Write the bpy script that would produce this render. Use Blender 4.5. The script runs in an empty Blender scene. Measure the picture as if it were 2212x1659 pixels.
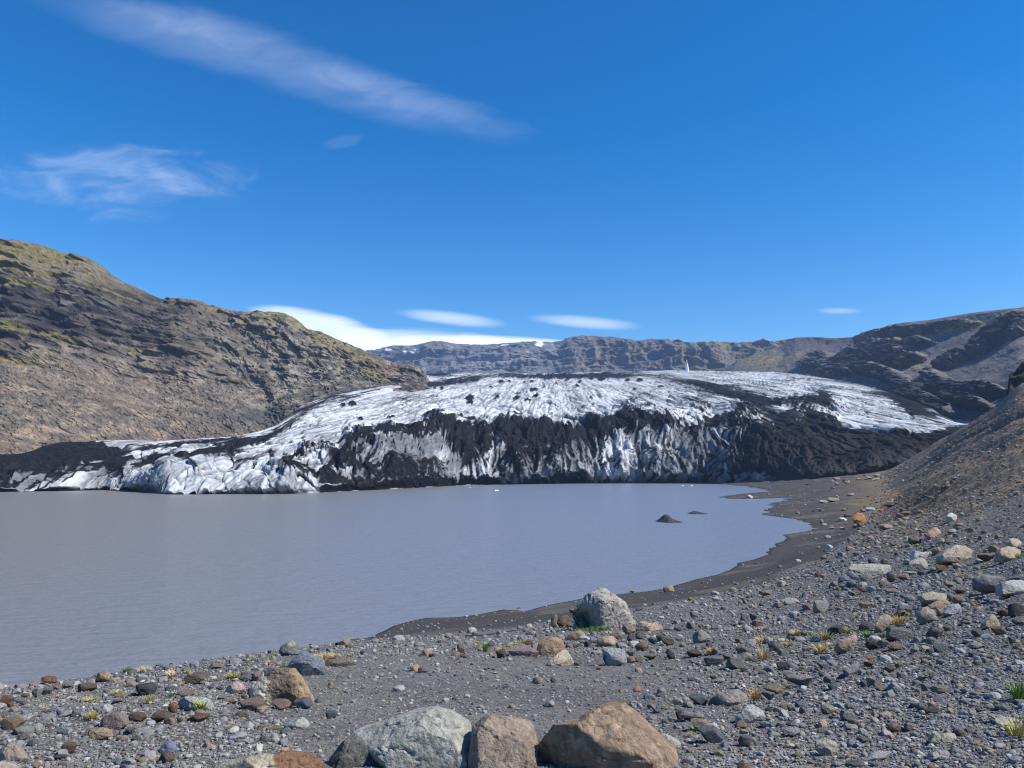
import bpy, math, random
import numpy as np
from mathutils import Vector

random.seed(7)
RNG = np.random.default_rng(7)
sc = bpy.context.scene
COL = sc.collection

# ------------------------------------------------------------------ camera geometry (traced frame: 2212 x 1659)
F, CX, CY, HOR = 1671.0, 1106.0, 829.5, 1018.0
PITCH = math.atan((HOR - CY) / F)
CP, SP = math.cos(PITCH), math.sin(PITCH)
EYE = 10.0                                      # eye height above the lake; the lake surface is z = -EYE


def slope(py):
    v = (CY - np.asarray(py, float)) / F
    return (SP + v * CP) / (CP - v * SP)


def xratio(px, py):
    v = (CY - np.asarray(py, float)) / F
    return (np.asarray(px, float) - CX) / F / (CP - v * SP)


def world(px, py, Y):
    return np.stack(np.broadcast_arrays(xratio(px, py) * Y, np.asarray(Y, float) + 0 * px, slope(py) * Y), -1)


def project(P):
    zc = P[..., 1] * CP + P[..., 2] * SP
    yc = -P[..., 1] * SP + P[..., 2] * CP
    return CX + F * P[..., 0] / zc, CY - F * yc / zc


def lake_Y(py):
    return -EYE / slope(py)


# ------------------------------------------------------------------ noise
_perm = RNG.permutation(256)
_g = RNG.normal(size=(256, 3))
_g /= np.linalg.norm(_g, axis=1)[:, None]


def gnoise(p, seed=0):
    shp = p.shape[:-1]
    p = p.reshape(-1, 3)
    out = np.empty(len(p))
    for a in range(0, len(p), 400000):
        q = p[a:a + 400000]
        i = np.floor(q).astype(np.int64)
        f = q - i
        u = f * f * f * (f * (f * 6 - 15) + 10)
        r = 0
        for dx in (0, 1):
            wx = u[:, 0] if dx else 1 - u[:, 0]
            for dy in (0, 1):
                wy = u[:, 1] if dy else 1 - u[:, 1]
                for dz in (0, 1):
                    wz = u[:, 2] if dz else 1 - u[:, 2]
                    h = _perm[(_perm[(_perm[(i[:, 0] + dx + seed * 17) & 255] + i[:, 1] + dy) & 255] + i[:, 2] + dz) & 255]
                    g = _g[h]
                    d = g[:, 0] * (f[:, 0] - dx) + g[:, 1] * (f[:, 1] - dy) + g[:, 2] * (f[:, 2] - dz)
                    r = r + wx * wy * wz * d
        out[a:a + 400000] = r
    return (out * 1.5).reshape(shp)


def fbm(p, octv=4, seed=0, gain=0.5):
    r, a, s = 0, 1.0, 0.0
    for k in range(octv):
        r = r + a * gnoise(p * (2.03 ** k) + k * 7.13, seed + k)
        s += a
        a *= gain
    return r / s * 1.5


def ridged(p, octv=4, seed=0, gain=0.5):
    r, a, s = 0, 1.0, 0.0
    for k in range(octv):
        r = r + a * (1 - 2 * np.abs(gnoise(p * (2.03 ** k) + k * 3.7, seed + k)))
        s += a
        a *= gain
    return r / s                                # about -0.3 .. 1


def worley(x, y, seed=0):
    """F1, F2 and the cell's random value, in 2-D"""
    ix, iy = np.floor(x).astype(np.int64), np.floor(y).astype(np.int64)
    f1 = np.full(x.shape, 9.0)
    f2 = np.full(x.shape, 9.0)
    idv = np.zeros(x.shape)
    jit = np.random.default_rng(100 + seed).random((256, 3))
    for dx in (-1, 0, 1):
        for dy in (-1, 0, 1):
            h = _perm[(_perm[(ix + dx) & 255] + iy + dy) & 255]
            d = np.hypot(ix + dx + jit[h, 0] - x, iy + dy + jit[h, 1] - y)
            near = d < f1
            f2 = np.where(near, f1, np.minimum(f2, d))
            idv = np.where(near, jit[h, 2], idv)
            f1 = np.where(near, d, f1)
    return f1, f2, idv


def sstep(a, b, x):
    t = np.clip((x - a) / (b - a), 0, 1)
    return t * t * (3 - 2 * t)


def xyz(*a):
    return np.stack(np.broadcast_arrays(*a), -1).astype(float)


# ------------------------------------------------------------------ interpolation of control tables
def pchip(x, y, q):
    """monotone cubic; y has shape (n, ...), result (len(q), ...)"""
    x = np.asarray(x, float)
    y = np.asarray(y, float)
    h = np.diff(x).reshape(-1, *([1] * (y.ndim - 1)))
    d = np.diff(y, axis=0) / h
    m = np.zeros_like(y)
    m[0], m[-1] = d[0], d[-1]
    w = np.where(d[:-1] * d[1:] > 0, 2 * d[:-1] * d[1:] / (d[:-1] + d[1:] + 1e-30), 0.0)
    m[1:-1] = w
    k = np.clip(np.searchsorted(x, q, side='right') - 1, 0, len(x) - 2)
    hk = h[k]
    t = ((q - x[k]).reshape(-1, *([1] * (y.ndim - 1)))) / hk
    return ((1 + 2 * t) * (1 - t) ** 2 * y[k] + t * (1 - t) ** 2 * hk * m[k] + t * t * (3 - 2 * t) * y[k + 1] + t * t * (t - 1) * hk * m[k + 1])


# ------------------------------------------------------------------ mesh helpers
def make_mesh(name, V, Fc, cols=None, smooth=True, mat=None, attrs=None):
    me = bpy.data.meshes.new(name)
    V = np.ascontiguousarray(V, np.float32).reshape(-1, 3)
    Fc = np.ascontiguousarray(Fc, np.int32)
    m, k = Fc.shape
    me.vertices.add(len(V))
    me.vertices.foreach_set('co', V.ravel())
    me.loops.add(m * k)
    me.loops.foreach_set('vertex_index', Fc.ravel())
    me.polygons.add(m)
    me.polygons.foreach_set('loop_start', np.arange(0, m * k, k, dtype=np.int32))
    me.polygons.foreach_set('use_smooth', np.full(m, smooth, dtype=bool))
    if cols is not None:
        a = me.attributes.new('Col', 'FLOAT_COLOR', 'POINT')
        c = np.ones((len(V), 4), np.float32)
        c[:, :3] = np.asarray(cols).reshape(-1, 3)
        a.data.foreach_set('color', c.ravel())
    for n, v in (attrs or {}).items():
        a = me.attributes.new(n, 'FLOAT', 'POINT')
        a.data.foreach_set('value', np.ascontiguousarray(v, np.float32).ravel())
    me.update(calc_edges=True)
    me.validate()
    if mat:
        me.materials.append(mat)
    return me


def link(name, me, **props):
    o = bpy.data.objects.new(name, me)
    COL.objects.link(o)
    for k, v in props.items():
        o[k] = v
    return o


def grid_faces(nu, nv, flip=False):
    i = np.arange(nu * nv).reshape(nu, nv)
    q = np.stack([i[:-1, :-1], i[1:, :-1], i[1:, 1:], i[:-1, 1:]], -1).reshape(-1, 4)
    return q[:, ::-1] if flip else q


def mix(a, b, t):
    t = np.asarray(t)[..., None]
    return np.asarray(a, float) * (1 - t) + np.asarray(b, float) * t


# ------------------------------------------------------------------ materials
def nodes_of(m):
    m.use_nodes = True
    nt = m.node_tree
    nt.nodes.clear()
    return nt, nt.nodes, nt.links


def surf_mat(name, bumps, rough=0.9, var=(0.0, 1.0), spec=0.25, col='attr', extra=None):
    """colour (attribute Col or the object's own colour) times fine noise; bumps = [(scale, distance, detail)] in metres"""
    m = bpy.data.materials.new(name)
    nt, N, L = nodes_of(m)
    out = N.new('ShaderNodeOutputMaterial')
    b = N.new('ShaderNodeBsdfPrincipled')
    L.new(b.outputs[0], out.inputs[0])
    b.inputs['Roughness'].default_value = rough
    b.inputs['Specular IOR Level'].default_value = spec
    tc = N.new('ShaderNodeTexCoord') if col == 'object' else N.new('ShaderNodeNewGeometry')
    pos = tc.outputs['Object'] if col == 'object' else tc.outputs['Position']
    if col == 'object':
        oi = N.new('ShaderNodeObjectInfo')
        csock = oi.outputs['Color']
        mp = N.new('ShaderNodeVectorMath')
        mp.operation = 'ADD'
        rnd = N.new('ShaderNodeMath')
        rnd.operation = 'MULTIPLY'
        L.new(oi.outputs['Random'], rnd.inputs[0])
        rnd.inputs[1].default_value = 37.0
        L.new(pos, mp.inputs[0])
        L.new(rnd.outputs[0], mp.inputs[1])
        pos = mp.outputs[0]
    else:
        at = N.new('ShaderNodeAttribute')
        at.attribute_name = 'Col'
        csock = at.outputs['Color']
    # multiplicative mottling, two scales
    for sc_, amt in (extra or []):
        nz = N.new('ShaderNodeTexNoise')
        nz.inputs['Scale'].default_value = sc_
        nz.inputs['Detail'].default_value = 5
        nz.inputs['Roughness'].default_value = 0.65
        L.new(pos, nz.inputs['Vector'])
        mr = N.new('ShaderNodeMapRange')
        mr.inputs['From Min'].default_value = 0.3
        mr.inputs['From Max'].default_value = 0.7
        mr.inputs['To Min'].default_value = 1 - amt
        mr.inputs['To Max'].default_value = 1 + amt
        L.new(nz.outputs['Fac'], mr.inputs['Value'])
        vm = N.new('ShaderNodeVectorMath')
        vm.operation = 'SCALE'
        L.new(csock, vm.inputs[0])
        L.new(mr.outputs[0], vm.inputs['Scale'])
        csock = vm.outputs[0]
    L.new(csock, b.inputs['Base Color'])
    prev = None
    for sc_, dist, det in bumps:
        nz = N.new('ShaderNodeTexNoise')
        nz.inputs['Scale'].default_value = sc_
        nz.inputs['Detail'].default_value = det
        nz.inputs['Roughness'].default_value = 0.6
        L.new(pos, nz.inputs['Vector'])
        bp = N.new('ShaderNodeBump')
        bp.inputs['Distance'].default_value = dist
        bp.inputs['Strength'].default_value = 1.0
        L.new(nz.outputs['Fac'], bp.inputs['Height'])
        if prev:
            L.new(prev.outputs[0], bp.inputs['Normal'])
        prev = bp
    if prev:
        L.new(prev.outputs[0], b.inputs['Normal'])
    return m


M_HILL = surf_mat('hill_rock', [(0.16, 3.0, 7), (0.8, 0.9, 4)], extra=[(0.12, 0.28), (0.55, 0.28)], spec=0.1)
M_FAR = surf_mat('far_cliff_rock', [(0.05, 9.0, 7)], extra=[(0.03, 0.25), (0.12, 0.2)], spec=0.1)
M_ICE = surf_mat('ash_streaked_ice', [(0.30, 1.0, 6)], rough=0.85, spec=0.08, extra=[(0.35, 0.16), (1.4, 0.10)])
M_GROUND = surf_mat('dark_gravel', [(6.0, 0.06, 5), (50.0, 0.016, 3)], rough=0.95, extra=[(7.0, 0.22), (45.0, 0.35)], spec=0.1)
M_PEBBLE = surf_mat('pebble_stone', [(30.0, 0.01, 4)], rough=0.85, extra=[(25.0, 0.2)], spec=0.15)
M_STONE = surf_mat('weathered_stone', [(5.0, 0.10, 6), (26.0, 0.025, 4)], rough=0.85, col='object', extra=[(1.5, 0.20), (7.0, 0.15)])
M_BOULDER = surf_mat('boulder_rock', [(6.0, 0.06, 8), (34.0, 0.016, 5)], rough=0.85, extra=[(9.0, 0.22), (45.0, 0.18)], spec=0.15)
M_GRASS = surf_mat('grass_blade', [], rough=0.7, col='object', extra=[(9.0, 0.25)])
M_WOOD = surf_mat('dark_driftwood', [(30.0, 0.01, 3)], extra=[(20.0, 0.3)])


def flat_mat(name, rgb, rough=0.6):
    m = bpy.data.materials.new(name)
    nt, N, L = nodes_of(m)
    out = N.new('ShaderNodeOutputMaterial')
    b = N.new('ShaderNodeBsdfPrincipled')
    nz = N.new('ShaderNodeTexNoise')
    nz.inputs['Scale'].default_value = 14
    hs = N.new('ShaderNodeMixRGB')
    hs.inputs[1].default_value = (*[c * 0.85 for c in rgb], 1)
    hs.inputs[2].default_value = (*[min(1, c * 1.1) for c in rgb], 1)
    L.new(nz.outputs['Fac'], hs.inputs[0])
    L.new(hs.outputs[0], b.inputs['Base Color'])
    b.inputs['Roughness'].default_value = rough
    L.new(b.outputs[0], out.inputs[0])
    return m

# ================================================================== GROUND (gravel bank, beach, scree slope) as one sheet
GR_Y = [1.0, 2.5, 4, 6, 8.5, 12, 17, 24, 34, 48, 70, 100, 145, 210, 300, 430, 620, 900]
GR = {  # column px: py at each depth from Y = 4 outward (nearly constant once a crest hides what lies behind)
    -2600: [1700, 1600, 1540, 1500, 1500, 1502, 1505, 1500, 1450, 1400, 1300, 1250, 1200, 1150, 1100, 1080],
    -400: [1690, 1580, 1522, 1510, 1520, 1524, 1527, 1500, 1450, 1400, 1300, 1250, 1200, 1150, 1100, 1080],
    0: [1665, 1545, 1490, 1494, 1500, 1502, 1504, 1480, 1400, 1330, 1250, 1180, 1120, 1090, 1070, 1060],
    300: [1665, 1545, 1476, 1451, 1456, 1459, 1461, 1440, 1350, 1280, 1220, 1160, 1110, 1085, 1068, 1058],
    560: [1665, 1543, 1477, 1427, 1411, 1414, 1416, 1405, 1320, 1250, 1200, 1150, 1105, 1080, 1066, 1056],
    800: [1665, 1541, 1478, 1427, 1393, 1383, 1384, 1376, 1300, 1230, 1180, 1130, 1095, 1075, 1062, 1052],
    1000: [1665, 1540, 1478, 1427, 1391, 1370, 1361, 1343, 1290, 1220, 1170, 1120, 1090, 1072, 1058, 1048],
    1200: [1665, 1540, 1477, 1425, 1388, 1358, 1336, 1318, 1280, 1210, 1160, 1110, 1085, 1070, 1054, 1046],
    1400: [1665, 1538, 1474, 1420, 1380, 1345, 1314, 1297, 1276, 1200, 1150, 1105, 1080, 1066, 1051, 1044],
    1600: [1660, 1530, 1462, 1405, 1362, 1327, 1293, 1266, 1237, 1195, 1145, 1100, 1078, 1062, 1049, 1042],
    1760: [1653, 1520, 1446, 1388, 1340, 1300, 1262, 1230, 1200, 1168, 1136, 1100, 1074, 1053, 1044, 1040],
    1830: [1648, 1510, 1434, 1373, 1322, 1280, 1242, 1210, 1181, 1153, 1124, 1095, 1069, 1043, 1041, 1042],
    1900: [1642, 1500, 1420, 1355, 1300, 1258, 1220, 1188, 1160, 1135, 1110, 1086, 1058, 1030, 1026, 1034],
    1990: [1633, 1487, 1402, 1332, 1275, 1230, 1190, 1160, 1132, 1106, 1078, 1048, 1014, 986, 994, 1010],
    2070: [1625, 1473, 1383, 1308, 1250, 1203, 1160, 1128, 1098, 1070, 1042, 1006, 952, 944, 965, 990],
    2150: [1617, 1462, 1368, 1290, 1228, 1176, 1133, 1099, 1066, 1036, 1000, 954, 897, 905, 940, 970],
    2212: [1610, 1450, 1352, 1270, 1205, 1150, 1107, 1074, 1040, 1006, 965, 914, 844, 850, 910, 950],
    2600: [1580, 1400, 1285, 1185, 1105, 1035, 985, 945, 905, 870, 830, 780, 720, 730, 800, 870],
    3400: [1540, 1320, 1160, 1040, 950, 890, 840, 800, 760, 720, 680, 650, 630, 650, 700, 780],
    5200: [1500, 1200, 1000, 880, 790, 720, 660, 620, 580, 550, 530, 520, 530, 560, 620, 700],
}
gcols = sorted(GR)
Zt = np.zeros((len(gcols), len(GR_Y)))
Xt = np.zeros_like(Zt)
for i, c in enumerate(gcols):
    for j, Y in enumerate(GR_Y):
        py = GR[c][max(j - 2, 0)]
        z = float(slope(py)) * (4 if j < 2 else Y)
        if j < 2:
            z = z * (0.93 if j == 1 else 0.88)
        Zt[i, j] = z
        Xt[i, j] = float(xratio(c, py if j >= 2 else GR[c][0])) * Y

ucol = np.concatenate([np.linspace(-2600, -250, 60)[:-1], np.linspace(-250, 2440, 1150), np.linspace(2440, 5200, 60)[1:]])
vrow = np.concatenate([np.linspace(0, 1, 10)[:-1], np.linspace(1, 2, 60)[:-1], np.linspace(2, 17, 780)])
ly = pchip(np.arange(len(GR_Y)), np.log(GR_Y), vrow)
GYv = np.exp(ly)


def table2d(T, knots_u, uq, vq):
    a = pchip(np.arange(T.shape[1]), T.T, vq)           # rows
    return pchip(np.asarray(knots_u, float), a.T, uq)     # (u, v)


# interpolate slopes (z / Y), which are smooth in both directions
SL = table2d(Zt / np.array(GR_Y)[None], gcols, ucol, vrow)
XR = table2d(Xt / np.array(GR_Y)[None], gcols, ucol, vrow)
GX, GYY, GZ = XR * GYv[None], np.broadcast_to(GYv[None], XR.shape).copy(), SL * GYv[None]

# the lake's outline on this side, traced, as points on the water plane
SHORE = [(-2600, 1545), (-1200, 1540), (-600, 1528), (0, 1497), (300, 1458), (560, 1416), (700, 1394), (790, 1377), (850, 1352), (890, 1342),
         (930, 1335), (1000, 1333), (1050, 1325), (1085, 1317), (1108, 1318), (1130, 1321), (1165, 1312), (1200, 1303),
         (1270, 1290), (1340, 1283), (1400, 1278), (1440, 1272), (1480, 1260), (1530, 1245), (1565, 1234), (1582, 1224),
         (1600, 1217), (1640, 1203), (1665, 1190), (1678, 1178), (1690, 1168), (1695, 1155), (1740, 1147), (1767, 1142), (1745, 1133),
         (1724, 1124), (1690, 1117), (1660, 1114), (1648, 1112), (1665, 1106), (1653, 1101), (1672, 1096), (1664, 1087),
         (1690, 1083), (1707, 1075), (1680, 1076), (1640, 1077.5), (1600, 1078), (1570, 1077), (1559, 1074.5), (1572, 1071),
         (1593, 1068), (1640, 1064.5), (1668, 1061.5), (1650, 1056.5), (1625, 1053), (1600, 1049), (1540, 1045), (1300, 1042)]
sp = np.array(SHORE, float)
SHW = world(sp[:, 0], sp[:, 1], lake_Y(sp[:, 1]))[:, :2]
POLY = np.concatenate([SHW, [[-60, 1200], [-1500, 1200], [-1500, SHW[0, 1]]]])


def in_poly(x, y, P):
    r = np.zeros(x.shape, bool)
    for a, b in zip(P, np.roll(P, -1, 0)):
        c = (a[1] > y) != (b[1] > y)
        with np.errstate(divide='ignore', invalid='ignore'):
            r ^= c & (x < (b[0] - a[0]) * (y - a[1]) / (b[1] - a[1]) + a[0])
    return r


def dist_line(x, y, P):
    d = np.full(x.shape, 1e9)
    for a, b in zip(P[:-1], P[1:]):
        ab = b - a
        t = np.clip(((x - a[0]) * ab[0] + (y - a[1]) * ab[1]) / (ab @ ab), 0, 1)
        d = np.minimum(d, np.hypot(x - a[0] - t * ab[0], y - a[1] - t * ab[1]))
    return d


wob = fbm(xyz(GX / 9, GYY / 9, 0), 3, 40) * 0.012 * GYY
sd = dist_line(GX + wob, GYY, SHW) * np.where(in_poly(GX + wob, GYY, POLY), -1, 1)
# land beside the water comes down to it; the table takes over farther up
wid = 0.10 * GYY + 2.0
beach = -EYE + np.where(sd > 0, 0.10 * sd + 0.02, np.maximum(0.12 * sd, -2.5))
k = sstep(0.0, 1.0, sd / wid)
land = np.maximum(GZ, beach * (sd > 0) + -99 * (sd <= 0))
GZ = np.where(sd > 0, beach * (1 - k) + land * k, beach)
P0 = xyz(GX, GYY, np.zeros_like(GX))
onland = sstep(0, 1, sd / (wid * 1.5))
# lumps, mounds and stones' humps, each limited to where the mesh can carry it
fade = lambda lam: sstep(1.0, 2.5, lam / (GYY * 0.0026))
pxp, pyp = project(xyz(GX, GYY, GZ))
rocky = np.clip(sstep(1350, 1650, pxp + 0.6 * (1500 - pyp)) + sstep(640, 500, pxp) * sstep(1410, 1440, pyp), 0, 1) * sstep(0.5, 1.5, sd / wid)
dz = 0.030 * fbm(P0 / 1.6, 3, 1) * fade(1.0)
dz += 0.012 * ridged(P0 / 0.33, 2, 5) * fade(0.3) * (0.6 + rocky)
dz += 0.006 * fbm(P0 / 0.09, 2, 9) * fade(0.09)
dz += 0.0030 * gnoise(P0 / 0.03, 12) * fade(0.03)
dz += 0.5 * fbm(P0 / 14, 3, 21) * sstep(25, 60, GYY) * onland
dz += 1.8 * fbm(P0 / 55, 4, 25) * sstep(90, 200, GYY) * onland
gul = ridged(xyz((GX + 0.25 * GYY) / 16, GYY / 60, 0), 4, 30)
scr = sstep(1820, 1950, pxp) * sstep(30, 60, GYY) * onland
dz += 0.55 * ridged(P0 / 4.5, 3, 33) * scr * sstep(0.0, 0.4, fbm(P0 / 20, 3, 37) + 0.15) + 0.25 * ridged(P0 / 1.8, 2, 39) * scr
dz += 2.8 * gul * sstep(60, 110, GYY) * sstep(1850, 2050, pxp) * onland
GZ = GZ + dz * np.where(sd > 0, np.clip(onland + sstep(22, 10, GYY), 0, 1), 0.1)
# ---- ground colour
n1 = fbm(P0 / 3.0, 5, 50)
n2 = fbm(P0 / 28.0, 5, 55)
n3 = fbm(P0 / 0.4, 4, 58)
gc = np.broadcast_to(np.array([0.150, 0.142, 0.130]), GX.shape + (3,)).copy()
gc = mix(gc, (0.108, 0.103, 0.097), sstep(-0.1, 0.5, n1) * 0.7)
gc = mix(gc, (0.18, 0.175, 0.165), sstep(0.15, 0.5, n3) * 0.4)
sand_top = np.interp(pxp, [0, 700, 760, 900, 1100, 1300, 1400, 1520, 1640, 1760, 1850, 1900, 2000], [1400, 1398, 1388, 1378, 1360, 1328, 1310, 1290, 1264, 1215, 1150, 1062, 1000])
beachy = sstep(6, -6, pyp - sand_top + 10 * fbm(P0 / 5, 3, 60)) * sstep(22, 30, GYY) * sstep(1960, 1840, pxp)
gc = mix(gc, (0.056, 0.052, 0.048), beachy * 0.9)
gc = mix(gc, (0.125, 0.116, 0.098), beachy * sstep(0.1, 0.4, fbm(P0 / 9, 4, 61)) * 0.7)
tan_ = sstep(1780, 2000, pxp + 0.5 * (1100 - pyp)) * sstep(35, 70, GYY) * (0.55 + 0.45 * sstep(-0.35, 0.25, n2))
gc = mix(gc, (0.205, 0.152, 0.103), tan_ * 0.9)
orange = np.exp(-(((pxp - 1960) / 90) ** 2 + ((pyp - 1090) / 28) ** 2)) * sstep(60, 90, GYY)
gc = mix(gc, (0.17, 0.115, 0.065), np.clip(orange * 1.2, 0, 0.8))
strk = fbm(xyz((GX + 0.5 * GYY) / 5, GYY / 45, 0), 4, 66)
gc = mix(gc, (0.05, 0.048, 0.046), sstep(0.05, 0.4, strk) * sstep(45, 80, GYY) * sstep(1820, 1980, pxp) * 0.65)
gc = mix(gc, (0.030, 0.029, 0.030), sstep(0.9, 0.0, sd / (0.006 * GYY + 0.25)) * (sd > 0) * 0.9)     # wet rim
GP = xyz(GX, GYY, GZ)
GPX, GPY = project(GP)
me = make_mesh('ground', GP, grid_faces(*GX.shape), gc, mat=M_GROUND)
link('ground', me, kind='structure')


def ground_hit(px, py):
    """first ground point seen at a traced pixel"""
    i = int(np.clip(np.searchsorted(ucol, px), 1, len(ucol) - 2))
    best = None
    for _ in range(2):
        col = GPY[i]
        ok = np.where(col[9:] <= py)[0]
        j = 9 + (int(ok[0]) if len(ok) else len(col) - 10)
        i = int(np.clip(i + round((px - GPX[i, j]) / max(0.5, GPX[i + 1, j] - GPX[i, j])), 1, len(ucol) - 2))
    return GP[i, j]


# ground below everything, out to the horizon
s = np.linspace(-1, 1, 90)
bx, by = np.meshgrid(np.sign(s) * np.abs(s) ** 2 * 16000, 2000 + np.sign(s) * np.abs(s) ** 2 * 16000, indexing='ij')
bz = -EYE - 14 + 3 * fbm(xyz(bx / 900, by / 900, 0), 3, 70)
link('terrain', make_mesh('terrain', xyz(bx, by, bz), grid_faces(90, 90), np.broadcast_to([0.09, 0.088, 0.085], bx.shape + (3,)), mat=M_HILL), kind='structure')

# ================================================================== WATER
wm = bpy.data.materials.new('silty_lake_water')
nt, N, L = nodes_of(wm)
out = N.new('ShaderNodeOutputMaterial')
b = N.new('ShaderNodeBsdfPrincipled')
b.inputs['Base Color'].default_value = (0.142, 0.140, 0.146, 1)
b.inputs['Roughness'].default_value = 0.30
b.inputs['Specular IOR Level'].default_value = 0.33
b.inputs['IOR'].default_value = 1.33
L.new(b.outputs[0], out.inputs[0])
g = N.new('ShaderNodeNewGeometry')
prev = None
for (sx, sy, rot, dist, det) in ((0.35, 1.0, 0.45, 0.28, 3), (1.6, 4.2, 0.3, 0.13, 3)):
    mp = N.new('ShaderNodeMapping')
    mp.inputs['Scale'].default_value = (sx, sy, 1)
    mp.inputs['Rotation'].default_value = (0, 0, rot)
    nz = N.new('ShaderNodeTexNoise')
    nz.inputs['Scale'].default_value = 1
    nz.inputs['Detail'].default_value = det
    bp = N.new('ShaderNodeBump')
    bp.inputs['Distance'].default_value = dist
    L.new(g.outputs['Position'], mp.inputs['Vector'])
    L.new(mp.outputs[0], nz.inputs['Vector'])
    L.new(nz.outputs['Fac'], bp.inputs['Height'])
    if prev:
        L.new(prev.outputs[0], bp.inputs['Normal'])
    prev = bp
L.new(prev.outputs[0], b.inputs['Normal'])
# reflections painted in: hill brown at far left, sky blue off the right shore
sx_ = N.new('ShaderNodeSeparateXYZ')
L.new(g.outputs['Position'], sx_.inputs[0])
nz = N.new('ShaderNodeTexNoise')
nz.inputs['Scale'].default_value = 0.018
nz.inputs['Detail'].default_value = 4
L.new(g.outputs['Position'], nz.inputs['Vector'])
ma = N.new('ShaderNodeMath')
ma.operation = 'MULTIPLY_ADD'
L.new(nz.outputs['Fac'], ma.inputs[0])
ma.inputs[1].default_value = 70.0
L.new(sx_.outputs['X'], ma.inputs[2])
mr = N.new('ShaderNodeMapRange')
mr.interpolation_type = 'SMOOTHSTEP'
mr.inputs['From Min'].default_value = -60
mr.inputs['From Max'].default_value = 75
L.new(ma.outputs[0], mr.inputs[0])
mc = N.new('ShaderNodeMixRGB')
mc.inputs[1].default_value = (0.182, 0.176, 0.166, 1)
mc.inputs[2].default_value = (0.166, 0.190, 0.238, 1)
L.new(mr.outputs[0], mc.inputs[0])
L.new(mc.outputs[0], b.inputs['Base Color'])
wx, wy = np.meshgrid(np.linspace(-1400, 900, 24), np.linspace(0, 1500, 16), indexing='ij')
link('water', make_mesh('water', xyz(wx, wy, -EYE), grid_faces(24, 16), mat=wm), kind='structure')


# ================================================================== traced surfaces: hills and glacier
def surface(cols, nu, nv, urange=None):
    """cols: {column key px: [(px, py, Y), ...]} with equal counts. Returns px, py, Y arrays (nu, nv)"""
    keys = sorted(cols)
    T = np.array([cols[k_] for k_ in keys], float)
    T[..., 2] = np.log(T[..., 2])
    uq = np.linspace(keys[0], keys[-1], nu) if urange is None else urange
    n = T.shape[1]
    vq = np.linspace(0, n - 1, nv)
    A = pchip(np.arange(n), np.swapaxes(T, 0, 1), vq)       # (nv, ncol, 3)
    B = pchip(np.array(keys, float), np.swapaxes(A, 0, 1), uq)   # (nu, nv, 3)
    return B[..., 0], B[..., 1], np.exp(B[..., 2]), vq


# ---- glacier
GL = {  # px: (py, Y) rows: under water, waterline, lower face, upper face, edge, slope, upper, skyline, behind
    -420: [(1078, 372), (1062, 380), (1048, 386), (1032, 402), (1015, 425), (1000, 445), (992, 460), (985, 475), (1000, 560)],
    0: [(1078, 380), (1062, 387), (1050, 392), (1032, 405), (1016, 428), (1002, 445), (993, 462), (985, 478), (1000, 560)],
    150: [(1075, 405), (1059, 410), (1047, 416), (1030, 430), (1010, 455), (990, 480), (976, 505), (962, 535), (975, 640)],
    250: [(1072, 420), (1057, 425), (1042, 431), (1024, 447), (1004, 472), (982, 500), (966, 528), (955, 560), (968, 660)],
    330: [(1075, 375), (1061, 385), (1042, 395), (1022, 418), (1004, 450), (985, 490), (968, 530), (956, 575), (968, 680)],
    390: [(1080, 345), (1066, 352), (1040, 362), (1015, 388), (996, 430), (980, 480), (966, 530), (954, 590), (966, 700)],
    480: [(1082, 340), (1067, 348), (1042, 358), (1014, 384), (990, 430), (972, 500), (960, 560), (949, 620), (962, 760)],
    590: [(1081, 345), (1066, 353), (1042, 364), (1012, 390), (985, 435), (962, 510), (945, 600), (925, 690), (936, 860)],
    650: [(1080, 350), (1065, 357), (1040, 368), (1008, 395), (975, 450), (940, 550), (905, 690), (882, 800), (894, 1000)],
    720: [(1077, 372), (1062, 380), (1036, 392), (1003, 420), (965, 480), (922, 590), (885, 760), (857, 920), (868, 1150)],
    820: [(1070, 415), (1056, 425), (1028, 437), (992, 465), (950, 530), (905, 660), (868, 850), (838, 1080), (848, 1400)],
    930: [(1066, 480), (1051, 495), (1012, 512), (965, 545), (925, 610), (885, 760), (845, 1050), (809, 1600), (820, 2100)],
    1000: [(1063, 550), (1048, 560), (1000, 580), (950, 612), (917, 660), (880, 800), (842, 1080), (807, 1650), (818, 2150)],
    1120: [(1061, 590), (1046, 600), (990, 622), (943, 650), (912, 690), (877, 830), (840, 1100), (808, 1680), (819, 2200)],
    1300: [(1059, 640), (1044, 652), (988, 672), (938, 700), (905, 740), (872, 870), (836, 1140), (805, 1680), (816, 2200)],
    1400: [(1059, 642), (1044, 654), (988, 674), (930, 700), (897, 745), (868, 880), (835, 1140), (804, 1670), (815, 2200)],
    1480: [(1059, 640), (1044, 652), (996, 674), (943, 705), (905, 755), (870, 890), (835, 1140), (803, 1650), (814, 2150)],
    1620: [(1060, 590), (1046, 598), (998, 620), (950, 655), (912, 715), (872, 860), (836, 1080), (804, 1560), (815, 2050)],
    1750: [(1060, 530), (1044, 540), (1000, 565), (960, 615), (922, 700), (882, 830), (846, 1020), (815, 1380), (826, 1800)],
    1880: [(1040, 530), (1022, 545), (985, 580), (952, 625), (922, 700), (892, 800), (866, 930), (840, 1120), (852, 1400)],
    2000: [(1005, 560), (988, 585), (962, 620), (943, 660), (925, 715), (908, 775), (893, 850), (880, 930), (892, 1100)],
    2100: [(970, 600), (955, 620), (940, 660), (932, 690), (926, 730), (921, 780), (917, 830), (913, 880), (925, 1000)],
    2300: [(960, 640), (945, 660), (935, 690), (930, 710), (926, 740), (922, 790), (919, 840), (916, 890), (928, 1000)],
}
gl = {k_: [(k_, a, b_) for a, b_ in v] for k_, v in GL.items()}
nuG, nvG = 1250, 620
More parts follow.
